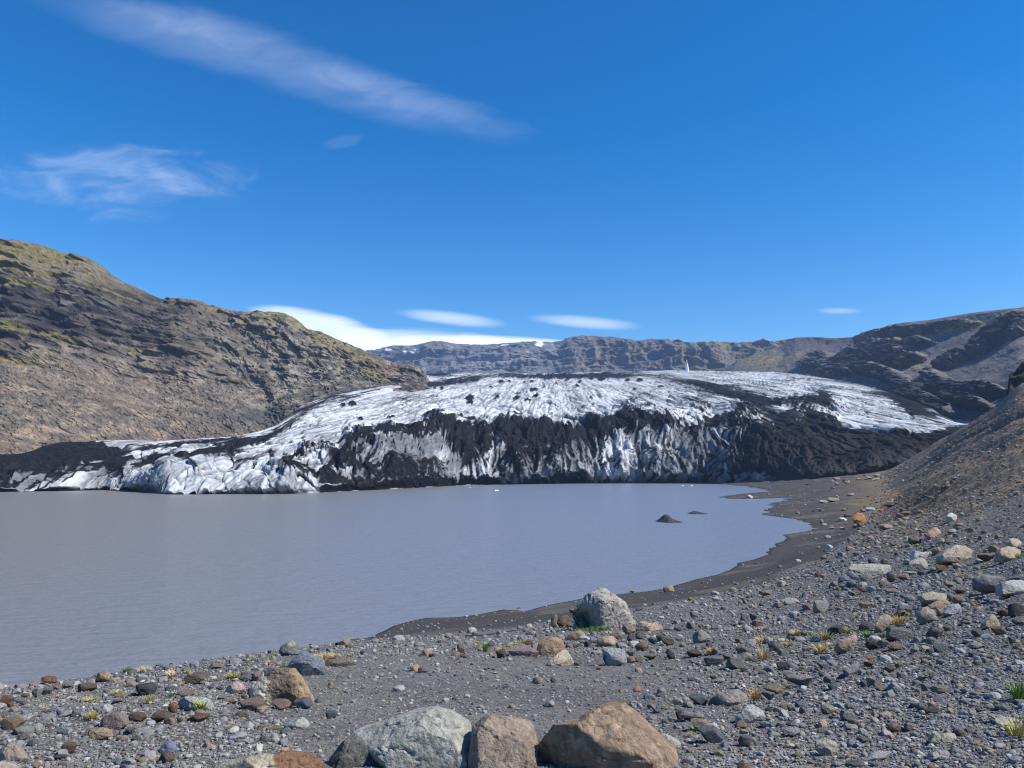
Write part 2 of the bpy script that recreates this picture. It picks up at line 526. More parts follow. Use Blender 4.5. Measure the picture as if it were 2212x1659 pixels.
gpx, gpy, gY, gv = surface(gl, nuG, nvG)
gV = np.broadcast_to(gv[None], gpx.shape)
P = world(gpx, gpy, gY)
X, Y_, Z_ = P[..., 0], P[..., 1], P[..., 2]
Z_ = np.where(gpx < 1640, np.where(gV < 1, -EYE - 6 * (1 - gV), Z_), Z_)

# fan of the flow: lines spread out from a point up the glacier
ox, oy = 90.0, 2300.0
ang = np.arctan2(X - ox, oy - Y_)
rad = np.hypot(X - ox, oy - Y_)
arc = ang * 1500
warp = 9 * fbm(xyz(X / 70, Y_ / 260, 1), 4, 80)
stre = fbm(xyz((arc + warp) / 6, rad / 210, 2), 6, 82, 0.6)               # streaks along the flow
stre2 = fbm(xyz((arc + warp) / 17, rad / 300, 5), 5, 88)
blot = fbm(xyz(X / 38, Y_ / 90, 9), 5, 91)
big = fbm(xyz(X / 130, Y_ / 220, 4), 3, 95)

def el(cx_, cy_, rx, ry, rot=0.0):
    c, s_ = math.cos(math.radians(rot)), math.sin(math.radians(rot))
    dx, dy = gpx - cx_, gpy - cy_
    return np.exp(-(((dx * c + dy * s_) / rx) ** 2 + ((-dx * s_ + dy * c) / ry) ** 2))


# where the ash lies: traced on the photograph, laid on the ice
TOPB = np.array([(-500, 965), (0, 965), (182, 950), (285, 985), (310, 1090), (600, 1090), (690, 1080), (720, 1000), (780, 940), (830, 929), (935, 913), (991, 915),
                 (1060, 922), (1157, 915), (1230, 925), (1303, 911), (1362, 894), (1407, 908), (1500, 915), (1568, 898), (1600, 873), (1653, 866), (1675, 888),
                 (1735, 896), (1781, 908), (1834, 926), (1888, 934), (1959, 946), (2030, 932), (2300, 930)], float)
topb = np.interp(gpx, TOPB[:, 0], TOPB[:, 1]) + 10 * blot
below = (gpy - topb)
ash = 0.19 + 0.08 * sstep(1620, 1720, gpx) - 0.07 * el(1250, 850, 330, 35) + 0.55 * sstep(-8, 10, below) + 0.20 * sstep(-6, 6, below) * sstep(40, 12, below) * sstep(-0.35, 0.1, fbm(xyz(X / 26, Z_ / 18, 2), 4, 103))


for (cx_, cy_, rx, ry, rot, w) in [
        (345, 997, 60, 9, -8, .9), (440, 982, 70, 8, -10, .7), (530, 962, 60, 9, -14, .6), (400, 965, 120, 8, -4, .6), (585, 940, 30, 9, -20, .4),
        (1210, 814, 150, 6, 0, .75), (960, 829, 95, 7, -8, .65), (945, 810, 35, 6, 0, .7), (1330, 812, 40, 7, 0, .5),
        (1540, 842, 130, 8, 13, .65), (1620, 858, 60, 14, 20, .6), (1500, 870, 60, 5, 25, .35), (1950, 858, 75, 22, 35, .8), (1765, 868, 26, 14, -30, .5), (1700, 872, 60, 8, 10, .35),
        (700, 868, 90, 10, -18, .36), (790, 850, 70, 6, -18, .36), (880, 865, 40, 4, 5, .35), (640, 905, 50, 14, -35, .30),
        (930, 897, 22, 9, 25, .55), (1010, 905, 45, 4, 5, .5), (1180, 858, 18, 4, -20, .5), (1120, 850, 10, 4, 0, .6), (1015, 858, 12, 5, 0, .8),
        (1250, 880, 60, 5, 15, .25), (1400, 876, 60, 5, 25, .3), (570, 985, 60, 6, -12, .5), (520, 1003, 40, 6, -15, .4), (660, 978, 40, 12, -20, .45), (740, 960, 30, 8, -20, .4),
        (655, 1018, 50, 10, 15, .7), (720, 1035, 55, 11, 22, .7), (800, 1052, 50, 9, 12, .7), (780, 1000, 60, 12, 15, .55), (850, 1020, 60, 20, 10, .3),
        (1815, 985, 170, 40, 10, .3), (1930, 960, 120, 25, 20, .25), (1700, 1010, 80, 50, 0, .25), (870, 970, 55, 30, 0, -.17), (950, 990, 45, 40, 0, -.15), (825, 985, 35, 25, 20, -.2), (1090, 945, 120, 25, 0, .25), (1340, 915, 70, 20, 0, .3),
        (60, 1005, 250, 25, -4, .2), (120, 1030, 160, 16, 0, .25),
        (270, 1040, 75, 16, 0, -.55), (60, 1057, 100, 5, 0, -.5), (170, 1052, 60, 9, 0, -.5), (290, 985, 70, 6, -8, -.45), (390, 990, 60, 5, -8, -.5), (230, 1002, 60, 4, 0, -.3),
        (860, 985, 35, 22, 10, -.4), (930, 985, 40, 28, 0, -.38), (985, 1010, 22, 40, -18, -.55), (1050, 1000, 20, 30, -20, -.3), (1110, 1035, 45, 22, 0, -.4),
        (1082, 970, 14, 32, -20, -.45), (1180, 1020, 50, 40, -15, -.38), (1280, 1010, 60, 50, 5, -.42), (1370, 1000, 60, 55, 0, -.42), (1470, 990, 60, 60, 0, -.36), (1330, 960, 25, 40, -20, -.35),
        (1490, 955, 60, 25, 10, -.3), (1560, 940, 60, 18, -15, -.42), (1600, 905, 50, 14, 10, -.4), (1540, 1010, 30, 30, 0, -.3), (1500, 1040, 60, 10, 0, -.25),
        (740, 1015, 45, 12, 20, -.55), (820, 1005, 40, 14, 20, -.4), (770, 1050, 30, 8, 10, -.4), (930, 935, 40, 10, 5, -.3), (1930, 985, 30, 8, 20, -.25),
        (1700, 895, 90, 8, 15, -.3), (1780, 905, 90, 10, 18, -.3)]:
    ash = ash + w * el(cx_, cy_, rx, ry, rot)
face = sstep(0.6, 1.2, gV) * sstep(4.6, 3.4, gV)
front = sstep(-5, 25, below) * face
lobe = el(560, 1030, 260, 45)
up = sstep(3.3, 4.6, gV)
upper = sstep(3.6, 4.6, gV)
vst = fbm(xyz((X + 0.15 * Z_ + 5 * fbm(xyz(X / 30, Z_ / 30, 3), 2, 99)) / 4.5, Z_ / 30, Y_ / 60), 6, 101, 0.62)
facet = ridged(xyz((X + 0.35 * Z_) / 22, Z_ / 20, Y_ / 50), 4, 105)
# relief: hummocks and ridges, blocks between crevasses, buttresses and gullies on the front
f1, f2, idv = worley((arc + warp) / 11 + 0.4 * blot, rad / 75 + 0.4 * stre2, 3)
crack = sstep(0.10, 0.0, f2 - f1)
f1b, f2b, idb = worley((arc * 0.9 + rad * 0.12 + warp) / 20, (rad - 1.2 * arc) / 60, 6)
crackb = sstep(0.08, 0.0, f2b - f1b)
blocky = sstep(2.0, 3.2, gV) * sstep(6.9, 5.5, gV) + 0.6 * face
hum = ridged(xyz((X + 10 * blot) / 46, Y_ / 62, 1), 5, 110, 0.55)
hum2 = ridged(xyz((arc + warp) / 9, rad / 190, 3), 4, 117)
dzg = (9.0 * (1 - 0.55 * sstep(1560, 1680, gpx)) * (hum - 0.35) + 4.0 * blot) * (1 - up) * sstep(1.0, 2.2, gV) * (1 - 0.5 * lobe)
dzg += (1.5 * hum2 + 1.8 * stre2 + 1.1 * stre) * (0.35 + 0.65 * up) * sstep(1, 2, gV) * (gY / 800) ** 0.5
dzg += (idv - 0.5) * 1.6 * blocky - 2.0 * crack * blocky + (idb - 0.5) * 2.4 * blocky - 2.0 * crackb * blocky
dzg += 1.8 * big * up
butt = ridged(xyz(X / 48, Z_ / 90, Y_ / 90), 4, 121)
butt2 = ridged(xyz((X + 0.3 * Z_) / 19, Z_ / 45, 7), 4, 125)
butt3 = ridged(xyz((X - 0.5 * Z_) / 27, Z_ / 60, 3), 4, 127)
dyg = -(14.0 * butt + 7.0 * butt2 + 8.0 * butt3 + 3.0 * vst + 5.0 * facet) * face * sstep(0.9, 1.6, gV) * (1 - 0.65 * lobe)
dyg += -5.0 * (1 - np.clip(f1b * 1.3, 0, 1)) * face * lobe
# steep tents of ice under ash: apex, half width, skirt length, all traced
TENTS = [(1092, 920, 60, 110), (1159, 916, 62, 120), (1293, 911, 62, 125), (1366, 892, 75, 130), (1427, 902, 55, 95), (1491, 938, 60, 105), (1585, 893, 60, 90), (1628, 942, 70, 100), (1750, 868, 80, 80), (1707, 948, 80, 95), (1579, 926, 50, 80),
         (1055, 926, 45, 90), (1238, 938, 55, 105), (1500, 882, 45, 50), (792, 937, 52, 60), (847, 931, 50, 70), (908, 931, 52, 80), (963, 918, 50, 80), (682, 966, 34, 34), (716, 963, 34, 36), (761, 990, 48, 50), (951, 901, 34, 40), (994, 948, 48, 95),
         (651, 1015, 46, 38), (871, 1003, 60, 50), (1018, 972, 45, 75), (940, 1010, 50, 40), (1120, 985, 45, 60), (1205, 985, 45, 60), (1330, 985, 48, 62), (1415, 985, 50, 62), (1545, 990, 52, 58), (1840, 985, 70, 50), (1760, 1000, 60, 45)]
wpx, wpy = 9 * fbm(xyz(X / 24, Z_ / 16, 3), 4, 151), 7 * fbm(xyz(X / 24, Z_ / 16, 8), 4, 153)
tent, trad, tang = np.zeros_like(gpx), np.ones_like(gpx), np.zeros_like(gpx)
for ti, (a_, b_, rx, ry) in enumerate(TENTS):
    dx, dy = (gpx + wpx - a_) / rx, (gpy + wpy - b_) / ry
    dy = np.where(dy < 0, -dy * 5.0, dy)
    r_ = np.hypot(dx, dy) * (1 + 0.10 * np.cos(5 * np.arctan2(dx, dy + 0.1) + ti))
    t_ = np.clip(1 - r_, 0, 1) * (0.75 + 0.35 * ((ti * 37) % 10) / 10)
    m_ = t_ > tent
    tent, trad, tang = np.where(m_, t_, tent), np.where(m_, r_, trad), np.where(m_, np.arctan2(dx, dy + 0.18) + ti * 9.7, tang)
rays = fbm(xyz(tang * 5.5, trad * 2.2, 0), 5, 155, 0.6)
rays2 = ridged(xyz(tang * 3.0, trad * 0.8, 4), 4, 158)
dyg = dyg * (1 - 0.45 * np.clip(tent * 3, 0, 1)) - (20 * tent ** 0.9 + 5.0 * rays2 * np.clip(tent * 4, 0, 1) * (0.3 + trad)) * sstep(0.9, 1.5, gV) * np.clip(gY / 560, 0.6, 1.2)
dzg = dzg + (2.0 * tent + 1.6 * rays2 * np.clip(tent * 4, 0, 1)) * sstep(0.9, 1.8, gV) * np.clip(gY / 560, 0.6, 1.2)
f1c, f2c, idc = worley((X + 3 * blot) / 7.5 + 0.12 * Z_, Y_ / 15 + 0.06 * X, 9)
crackc = sstep(0.09, 0.0, f2c - f1c)
lob2 = np.clip(el(560, 1015, 300, 60) * 1.3, 0, 1)
dzg = dzg + lob2 * ((idc - 0.5) * 2.4 - 1.0 * crackc + 0.8 * (0.5 - f1c)) * sstep(1.0, 1.6, gV)
dyg = dyg - lob2 * (idc - 0.5) * 4.0 * sstep(1.0, 1.6, gV)
Q_ = xyz(X, Y_ + dyg, Z_ + dzg)
nrm = np.cross(np.gradient(Q_, axis=0), np.gradient(Q_, axis=1))
nrm /= np.linalg.norm(nrm, axis=-1)[..., None] + 1e-9
nrm *= np.sign(nrm[..., 2:3] + 1e-9)


def boxblur(a, w_):
    for ax in (0, 1):
        pad = [(0, 0), (0, 0)]
        pad[ax] = (w_ + 1, w_)
        c_ = np.cumsum(np.pad(a, pad, mode='edge'), axis=ax)
        a = (np.take(c_, np.arange(2 * w_ + 1, c_.shape[ax]), axis=ax) - np.take(c_, np.arange(0, c_.shape[ax] - 2 * w_ - 1), axis=ax)) / (2 * w_ + 1)
    return a


nz_ = boxblur(nrm[..., 2], 1)
gentle = nz_ - boxblur(nz_, 24)               # debris rests on the gentler ledges and ridge tops; steep ice is swept bare
side_ = boxblur(nrm[..., 0], 1)
side_ = side_ - boxblur(side_, 30)
fine2 = fbm(xyz(X / 5, Y_ / 10, Z_ / 5), 4, 107, 0.6)
dash = fbm(xyz((arc + warp) / 4.0, rad / 130, 7), 5, 108, 0.6)
tex = (0.8 * stre + 0.30 * blot) * (1 - front) + (0.75 * vst + 0.45 * blot + 0.5 * (facet - 0.35) + 1.1 * gentle - 0.55 * side_) * front
ashm = ash + (0.52 + 0.23 * front) * tex - 0.04 + 0.16 * fine2 + (0.34 * dash + 0.07) * upper * (0.7 + 1.0 * sstep(1350, 1500, gpx) * sstep(1950, 1750, gpx))
intent = np.clip(tent * 5, 0, 1)
ashm = ashm + front * (0.10 * sstep(940, 1000, gpx) * sstep(1360, 1300, gpx) + 0.03)
ashm = ashm + intent * (0.42 * (0.55 - trad) + 0.80 * rays + 0.04 - 0.35 * front * tex)
cone = np.zeros_like(gpx)
for (a_, b_, r_) in [(1064, 490, 22), (1116, 488, 14), (1210, 490, 13), (1255, 487, 16), (1330, 522, 16), (1540, 517, 20), (1410, 502, 13), (1560, 487, 18), (1590, 455, 26), (1630, 470, 16), (695, 528, 16), (650, 530, 16),
                    (870, 600, 34), (1165, 580, 22), (1270, 533, 30), (1280, 575, 26), (1230, 600, 28), (1625, 582, 14), (1895, 528, 16), (2060, 515, 26), (1150, 722, 20), (820, 480, 40), (900, 475, 36), (1690, 470, 30),
                    (1720, 440, 36), (1850, 480, 22), (1930, 478, 26), (140, 630, 30), (80, 640, 22), (1350, 470, 22), (750, 490, 26), (560, 500, 26), (380, 715, 34), (190, 735, 24),
                    (1040, 585, 16), (1000, 515, 12), (620, 500, 16), (1480, 470, 20)]:
    cone = np.maximum(cone, 1 - np.hypot((gpx - (713 + a_ * 0.3472)) / (r_ * 0.3472 * 0.95), (gpy - (658 + b_ * 0.3472)) / (r_ * 0.3472 * 0.40)))
cone = np.clip(cone + 0.35 * blot * (cone > 0), 0, 1)
cover = np.maximum(sstep(0.38, 0.62, ashm), sstep(0.05, 0.25, cone))
dzg = dzg + 2.2 * cover * up * (0.4 + blot) + cone * 2.2 * (gY / 1000)
dzg *= np.where(gV > 7, 0.4, 1.0)
Gx, Gy, Gz = X, Y_ + dyg, Z_ + dzg * np.where((gV < 1.05) & (gpx < 1640), 0, 1)
cov = np.clip(cover, 0, 1)
fine = fbm(xyz(X / 2.2, Y_ / 2.2, Z_ / 2.2), 4, 130)
grime = fbm(xyz((arc + warp) / 3.5, rad / 120, Z_ / 9), 5, 134, 0.6)
w2 = fbm(xyz(X / 22, Y_ / 22, 6), 3, 137)
thin = lambda n_, w_: sstep(w_, 0.0, np.abs(n_))
l1 = thin(gnoise(xyz((arc + warp + 1.5 * w2) / 8, rad / 280, 3), 141), 0.13)
l2 = thin(gnoise(xyz((arc + rad * 0.10 + warp + 3 * w2) / 12, rad / 150, 5), 142), 0.07)
l3 = thin(gnoise(xyz((arc - rad * 0.16 + warp + 3 * w2) / 14, rad / 150, 8), 143), 0.06)
lines = np.clip(crackc * lob2 * sstep(-0.3, 0.1, blot + stre2) + np.maximum(np.maximum(l1, 0.8 * l2), 0.7 * l3) * sstep(-0.35, 0.25, blot + 0.4 * stre2 + 0.15), 0, 1)
ice = mix((0.56, 0.575, 0.59), (0.24, 0.25, 0.265), sstep(-0.2, 0.55, grime + 0.4 * fine + 0.5 * stre2) * 0.8)
ice = mix(ice, (0.36, 0.38, 0.40), sstep(0.0, 0.5, blot) * 0.5)
ice = mix(ice, (0.13, 0.135, 0.145), lines * 0.92)
ice = mix(ice, (0.10, 0.105, 0.115), np.clip(np.maximum(crack, crackb) * blocky * 0.85, 0, 1) * sstep(-0.4, 0.2, grime + 0.2))
ice = mix(ice, (0.46, 0.58, 0.64), sstep(0.25, 0.6, vst) * front * 0.5)
ice = mix(ice, (0.115, 0.12, 0.13), front * sstep(-0.60, 0.20, 0.7 * blot + 0.5 * grime - 0.6 * vst - 0.3 * rays) * 0.9)
blk = mix((0.006, 0.006, 0.007), (0.022, 0.021, 0.021), sstep(-0.2, 0.6, fine))
brown = el(1760, 985, 150, 50) * sstep(-0.2, 0.3, blot + 0.1)
blk = mix(blk, (0.030, 0.026, 0.023), np.clip(brown, 0, 1))
gcol = mix(ice, blk, cov)
land_end = sstep(1590, 1720, gpx) * sstep(2.2, 1.0, gV)
gcol = mix(gcol, (0.07, 0.066, 0.062), land_end * 0.8)
me = make_mesh('glacier', xyz(Gx, Gy, Gz), grid_faces(nuG, nvG), gcol, mat=M_ICE)
link('glacier', me, kind='structure')
glac_hit = (gpx, gpy, xyz(Gx, Gy, Gz))


# ---- hills
def hillside(name, cols, nu, nv, disp, colour, mat=M_HILL, urange=None):
    px, py, Yq, vq = surface(cols, nu, nv, urange)
    nu = len(px)
    vv = np.broadcast_to(vq[None], px.shape)
    P_ = world(px, py, Yq)
    P2 = disp(P_, px, py, vv)
    c_ = colour(P2, px, py, vv)
    return link(name, make_mesh(name, P2, grid_faces(nu, nv), c_, mat=mat), kind='structure')


def rows(ridge, base, Yb, Yr, prof, back=1.35):
    """profile points between a base and a ridge: prof = [(fraction up the picture, fraction of the depth)]"""
    r = []
    for a, d in prof:
        r.append((base[0] + (ridge[0] - base[0]) * a, base[1] + (ridge[1] - base[1]) * a, Yb + (Yr - Yb) * d))
    r.append((ridge[0], ridge[1] + 6, Yr * (1 + (back - 1) * 0.5)))
    r.append((ridge[0], ridge[1] + 22, Yr * back))
    return r


def bell(px, py, cx_, cy_, rx, ry, rot=0.0):
    c, s_ = math.cos(math.radians(rot)), math.sin(math.radians(rot))
    dx, dy = px - cx_, py - cy_
    return np.exp(-(((dx * c + dy * s_) / rx) ** 2 + ((-dx * s_ + dy * c) / ry) ** 2))


LR = [(-900, 470), (-500, 505), (-200, 535), (0, 530), (45, 525), (100, 536), (150, 553), (185, 558), (215, 572), (250, 600), (290, 622), (330, 641), (365, 652), (400, 650), (425, 653),
      (470, 669), (540, 684), (585, 679), (630, 685), (668, 713), (700, 724), (740, 742), (800, 766), (850, 786), (890, 793), (915, 806), (930, 826), (937, 845), (950, 870)]
prof = [(0, 0), (0.12, 0.12), (0.22, 0.20), (0.36, 0.42), (0.5, 0.60), (0.62, 0.70), (0.78, 0.76), (0.88, 0.86), (1, 1)]
lc = {}
for px_, py_ in LR:
    t_ = np.clip((px_ + 0) / 940, -1, 1)
    yb = 500 + 560 * max(t_, 0) ** 1.2
    yr = 900 + 420 * max(t_, 0)
    bpy_ = float(np.interp(px_, [-900, 0, 240, 450, 590, 640, 720, 820, 930, 950], [1015, 1010, 985, 980, 965, 930, 890, 868, 850, 880]))
    lc[px_] = rows((px_, py_), (px_, bpy_), yb, yr, prof)


def strata(Zw, seed, per, X_):
    """a sawtooth of ledges in height"""
    h = Zw / per + 0.5 * fbm(xyz(X_ / 160, Zw / 200, seed), 3, seed)
    fr = h - np.floor(h)
    return np.where(fr < 0.75, fr / 0.75, (1 - fr) / 0.25), np.floor(h)


def left_disp(P_, px, py, vv):
    X_, Yw, Zw = P_[..., 0], P_[..., 1], P_[..., 2]
    inner = sstep(0, 0.6, vv) * np.where(vv > 8, 0.35, 1)
    st, _ = strata(Zw, 3, 26, X_)
    cliff = sstep(3.2, 4.6, vv) * sstep(8.2, 6.8, vv)
    rock = ridged(xyz(X_ / 62, Yw / 80, Zw / 20), 5, 140)
    rock2 = ridged(xyz(X_ / 11, Yw / 14, Zw / 7), 4, 146)
    gully = ridged(xyz((X_ + 1.1 * Zw) / 48, Zw / 160, Yw / 500), 5, 150)
    crg = sstep(0.0, 0.45, fbm(xyz(X_ / 45, Yw / 90, Zw / 24), 4, 152))
    leftish = sstep(520, 330, px)
    st2, _ = strata(Zw, 13, 9, X_)
    push = (9 * rock + 4 * rock2) * (0.30 + 1.0 * cliff) + (17 * st + 5 * st2) * (0.15 + cliff) * (0.25 + 0.75 * leftish) + 16 * gully * sstep(300, 600, px) + 16 * crg * (0.15 + 0.85 * sstep(2.8, 4.2, vv)) + 8 * fbm(P_ / 120, 3, 155)
    blobs = ridged(P_ / 6.5, 3, 158)
    push = push + 3.0 * fbm(P_ / 9, 4, 165) + (3.6 * np.maximum(blobs, 0) + 2.2 * np.maximum(ridged(P_ / 2.8, 2, 163), 0)) * sstep(5.5, 3.5, vv)
    Q = P_.copy()
    Q[..., 1] -= push * inner
    Q[..., 2] += (2.5 * rock2 + 3 * fbm(P_ / 30, 4, 160)) * inner * 0.8
    return Q


def left_col(P_, px, py, vv):
    X_, Yw, Zw = P_[..., 0], P_[..., 1], P_[..., 2]
    a = fbm(P_ / 60, 5, 170)
    b_ = fbm(xyz(X_ / 14, Yw / 30, Zw / 10), 5, 176)
    d_ = fbm(P_ / 5, 3, 181)
    hor = fbm(xyz(X_ / 130, Yw / 130, Zw / 9), 4, 185)
    c_ = np.broadcast_to(np.array([0.180, 0.150, 0.122]), px.shape + (3,)).copy()
    c_ = mix(c_, (0.150, 0.134, 0.120), sstep(-0.2, 0.4, a))
    low = sstep(3.6, 1.2, vv)
    c_ = mix(c_, (0.265, 0.205, 0.148), sstep(0.05, 0.4, b_ + 0.3 * hor) * (0.25 + 0.6 * low) * sstep(600, 350, px))
    c_ = mix(c_, (0.28, 0.21, 0.165), sstep(0.2, 0.5, d_ + 0.5 * a) * sstep(4.6, 3.2, vv) * 0.55 * sstep(650, 450, px))
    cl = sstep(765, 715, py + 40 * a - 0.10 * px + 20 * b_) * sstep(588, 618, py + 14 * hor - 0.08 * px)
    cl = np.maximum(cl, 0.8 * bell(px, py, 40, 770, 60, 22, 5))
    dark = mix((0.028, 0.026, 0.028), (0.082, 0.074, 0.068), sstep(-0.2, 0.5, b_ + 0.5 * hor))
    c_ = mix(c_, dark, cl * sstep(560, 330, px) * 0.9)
    c_ = mix(c_, mix((0.10, 0.094, 0.088), (0.235, 0.212, 0.175), sstep(-0.25, 0.3, b_ + 0.4 * a)), sstep(420, 620, px) * 0.8)
    c_ = c_ * (1 + 0.40 * np.clip(b_ + 0.8 * d_, -1, 1))[..., None]
    moss = mix((0.125, 0.112, 0.036), (0.215, 0.185, 0.075), sstep(-0.3, 0.4, d_ + 0.5 * b_))
    mt = sstep(6.6, 7.7, vv + 1.7 * hor + 0.6 * a + 0.5 * b_) * sstep(0.5, 0.0, b_ + 0.15) * (0.75 + 0.25 * sstep(0, 0.3, hor))
    mt = np.maximum(mt, sstep(0.32, 0.55, hor + 0.35 * a) * sstep(3.2, 4.5, vv) * sstep(500, 200, px) * 0.8)
    band = 0
    for (cx_, cy_, rx, ry, rot) in [(50, 548, 170, 15, 8), (30, 573, 170, 5, 2), (40, 588, 160, 5, 3), (20, 603, 110, 4, 2), (110, 603, 90, 4, 8), (45, 626, 70, 7, 8), (140, 640, 70, 4, 14), (250, 640, 90, 3, 18), (40, 715, 60, 12, 12), (160, 737, 60, 9, 12),
                                    (215, 607, 30, 6, 25), (430, 655, 60, 7, 6), (480, 675, 40, 6, 12), (60, 790, 60, 7, 8), (330, 770, 40, 6, 0), (610, 692, 70, 12, 8), (700, 730, 50, 7, 28), (560, 720, 40, 8, 20)]:
        band = np.maximum(band, bell(px, py, cx_, cy_, rx, ry, rot))
    mt = np.maximum(0.55 * mt, sstep(0.30, 0.55, band * (1 + 0.5 * b_) + 0.18 * hor + 0.12 * d_))
    green = np.exp(-(((px - 800 - (py - 790) * 0.9) / 28) ** 2 + ((py - 790) / 60) ** 2)) + 0.9 * np.exp(-(((px - 690 - (py - 735) * 1.2) / 24) ** 2 + ((py - 735) / 40) ** 2))
    mt = np.maximum(mt, sstep(0.25, 0.6, green + 0.35 * b_))
    mt = np.maximum(mt, 0.85 * np.exp(-(((px - 600) / 60) ** 2 + ((py - 697) / 14) ** 2)))
    c_ = mix(c_, moss, np.clip(mt, 0, 1) * (0.85 - 0.25 * sstep(380, 480, px)))
    c_ = mix(c_, (0.20, 0.12, 0.085), np.exp(-(((px - 850) / 22) ** 2 + ((py - 800) / 12) ** 2)) * 0.7)
    c_ = c_ * np.array([1.02, 0.985, 0.90])
    g1 = np.exp(-(((px - 600) / 150) ** 2 + ((py - 905) / 20) ** 2))
    c_ = mix(c_, (0.085, 0.082, 0.080), np.clip(g1, 0, 0.8))
    c_ = c_ * (0.92 + 0.30 * np.clip(fbm(P_ / 28, 4, 190), -1, 1) * sstep(5.5, 4.0, vv))[..., None]
    return c_


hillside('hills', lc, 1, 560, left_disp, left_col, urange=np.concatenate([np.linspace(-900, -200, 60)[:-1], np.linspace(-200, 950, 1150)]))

# far plateau with its cliff wall
FR = [(560, 790), (700, 775), (780, 764), (810, 758), (850, 749), (890, 748), (930, 740), (955, 739), (985, 744), (1040, 746), (1100, 743), (1150, 741), (1190, 742), (1215, 738), (1235, 731),
      (1262, 728), (1300, 730), (1335, 733), (1370, 738), (1392, 736), (1420, 735), (1445, 743), (1480, 748), (1510, 745), (1540, 742), (1580, 744), (1640, 741), (1700, 744), (1800, 746), (1950, 745), (2200, 742)]
fprof = [(0, 0), (0.25, 0.22), (0.5, 0.38), (0.72, 0.46), (0.86, 0.55), (1, 1)]
fc = {}
for px_, py_ in FR:
    yb = 2700 + 500 * max(0, (1150 - px_) / 400) - 300 * max(0, min(1, (px_ - 1200) / 300))
    fc[px_] = rows((px_, py_), (px_, 832), yb, yb + 700, fprof, 2.2)


def far_disp(P_, px, py, vv):
    X_, Yw, Zw = P_[..., 0], P_[..., 1], P_[..., 2]
    inner = sstep(0, 0.3, vv) * np.where(vv > 4.6, 0.15, 1)
    gully = ridged(xyz((X_ + 20 * fbm(P_ / 90, 2, 200)) / 120, Zw / 700, 1), 4, 201)
    st, _ = strata(Zw, 9, 48, X_)
    rk = ridged(P_ / xyz(55, 80, 40), 4, 207)
    body = sstep(1180, 1250, px)
    Q = P_.copy()
    Q[..., 1] -= (80 * gully * (0.35 + 1.0 * body) + 26 * st + 16 * rk + 60 * fbm(P_ / 300, 2, 212)) * inner
    Q[..., 2] += 9 * fbm(P_ / 60, 4, 215) * sstep(0, 0.3, vv)
    return Q


def far_col(P_, px, py, vv):
    a = fbm(P_ / 160, 5, 220)
    b_ = fbm(P_ / xyz(60, 60, 18), 5, 226)
    c_ = mix((0.125, 0.127, 0.135), (0.20, 0.195, 0.195), sstep(-0.3, 0.4, a + 0.5 * b_))  # some distance haze put into the rock colour, paler and bluer
    body = sstep(1190, 1240, px)
    c_ = mix(c_, mix((0.088, 0.080, 0.076), (0.150, 0.130, 0.110), sstep(-0.3, 0.4, b_)), body * 0.8)
    gr = sstep(0.0, 0.5, a + 0.4 * b_ + 0.25 * sstep(1380, 1560, px)) * sstep(1300, 1450, px) * 0.75
    c_ = mix(c_, (0.145, 0.138, 0.062), np.clip(gr, 0, 1))
    top = sstep(4.1, 4.9, vv)
    c_ = mix(c_, (0.10, 0.095, 0.09), top * 0.6)
    for (sx, sy, rx, ry) in [(875, 763, 5, 7), (840, 757, 9, 2.5), (900, 757, 12, 2), (893, 764, 7, 3), (1163, 749, 12, 3), (1080, 751, 25, 2), (1040, 753, 18, 2)]:
        c_ = mix(c_, (0.75, 0.77, 0.8), sstep(0.45, 0.7, np.exp(-(((px - sx) / rx) ** 2 + ((py - sy) / ry) ** 2)) + 0.15 * b_))
    return c_


hillside('far_hills', fc, 1150, 300, far_disp, far_col, M_FAR)

# hills on the far side of the glacier, at the right: brown shoulder and the long dark slope
RR = [(1560, 800), (1600, 778), (1640, 763), (1670, 752), (1690, 745), (1705, 734), (1720, 729), (1760, 728), (1800, 730), (1840, 728), (1870, 718), (1900, 709), (1950, 697), (2000, 692), (2050, 684), (2100, 676), (2150, 670), (2212, 664), (2400, 640), (2800, 600), (3600, 560)]
rprof = [(0, 0), (0.14, 0.10), (0.28, 0.22), (0.42, 0.38), (0.58, 0.55), (0.74, 0.72), (0.88, 0.87), (1, 1)]
rc = {}
for px_, py_ in RR:
    yb = float(np.interp(px_, [1560, 1700, 1850, 2000, 2212, 3600], [1750, 1650, 1180, 900, 620, 500]))
    yr = float(np.interp(px_, [1560, 1700, 1850, 2000, 2212, 3600], [2300, 2250, 1900, 1600, 1300, 900]))
    bpy_ = float(np.interp(px_, [1560, 1700, 1850, 1960, 2080, 2212, 3600], [830, 828, 862, 910, 960, 965, 965]))
    rc[px_] = rows((px_, py_), (px_, bpy_), yb, yr, rprof, 1.5)


# crags traced on the slope, their shade painted near black: centre, radii, tilt; each one stands out of the hillside and its steep side looks to the lake
CRAGS = [(2000, 715, 110, 9, -8), (1900, 725, 60, 6, -15), (1880, 775, 90, 16, -20), (1840, 790, 70, 18, -30), (1960, 755, 60, 8, -12), (1765, 790, 40, 14, -25), (1800, 800, 60, 10, 15),
         (2060, 790, 40, 14, -35), (2150, 735, 50, 14, -30), (2195, 700, 30, 20, -20), (2195, 720, 60, 14, -35), (1960, 785, 50, 9, -10), (2120, 755, 40, 8, -35), (2020, 840, 35, 18, -30), (2060, 850, 60, 14, 5),
         (2130, 852, 60, 12, 3), (1900, 810, 60, 12, 10), (1950, 835, 80, 12, 25), (2040, 890, 60, 14, 30), (2100, 880, 60, 10, 10), (1990, 870, 50, 10, 30), (2080, 870, 40, 6, 0)]


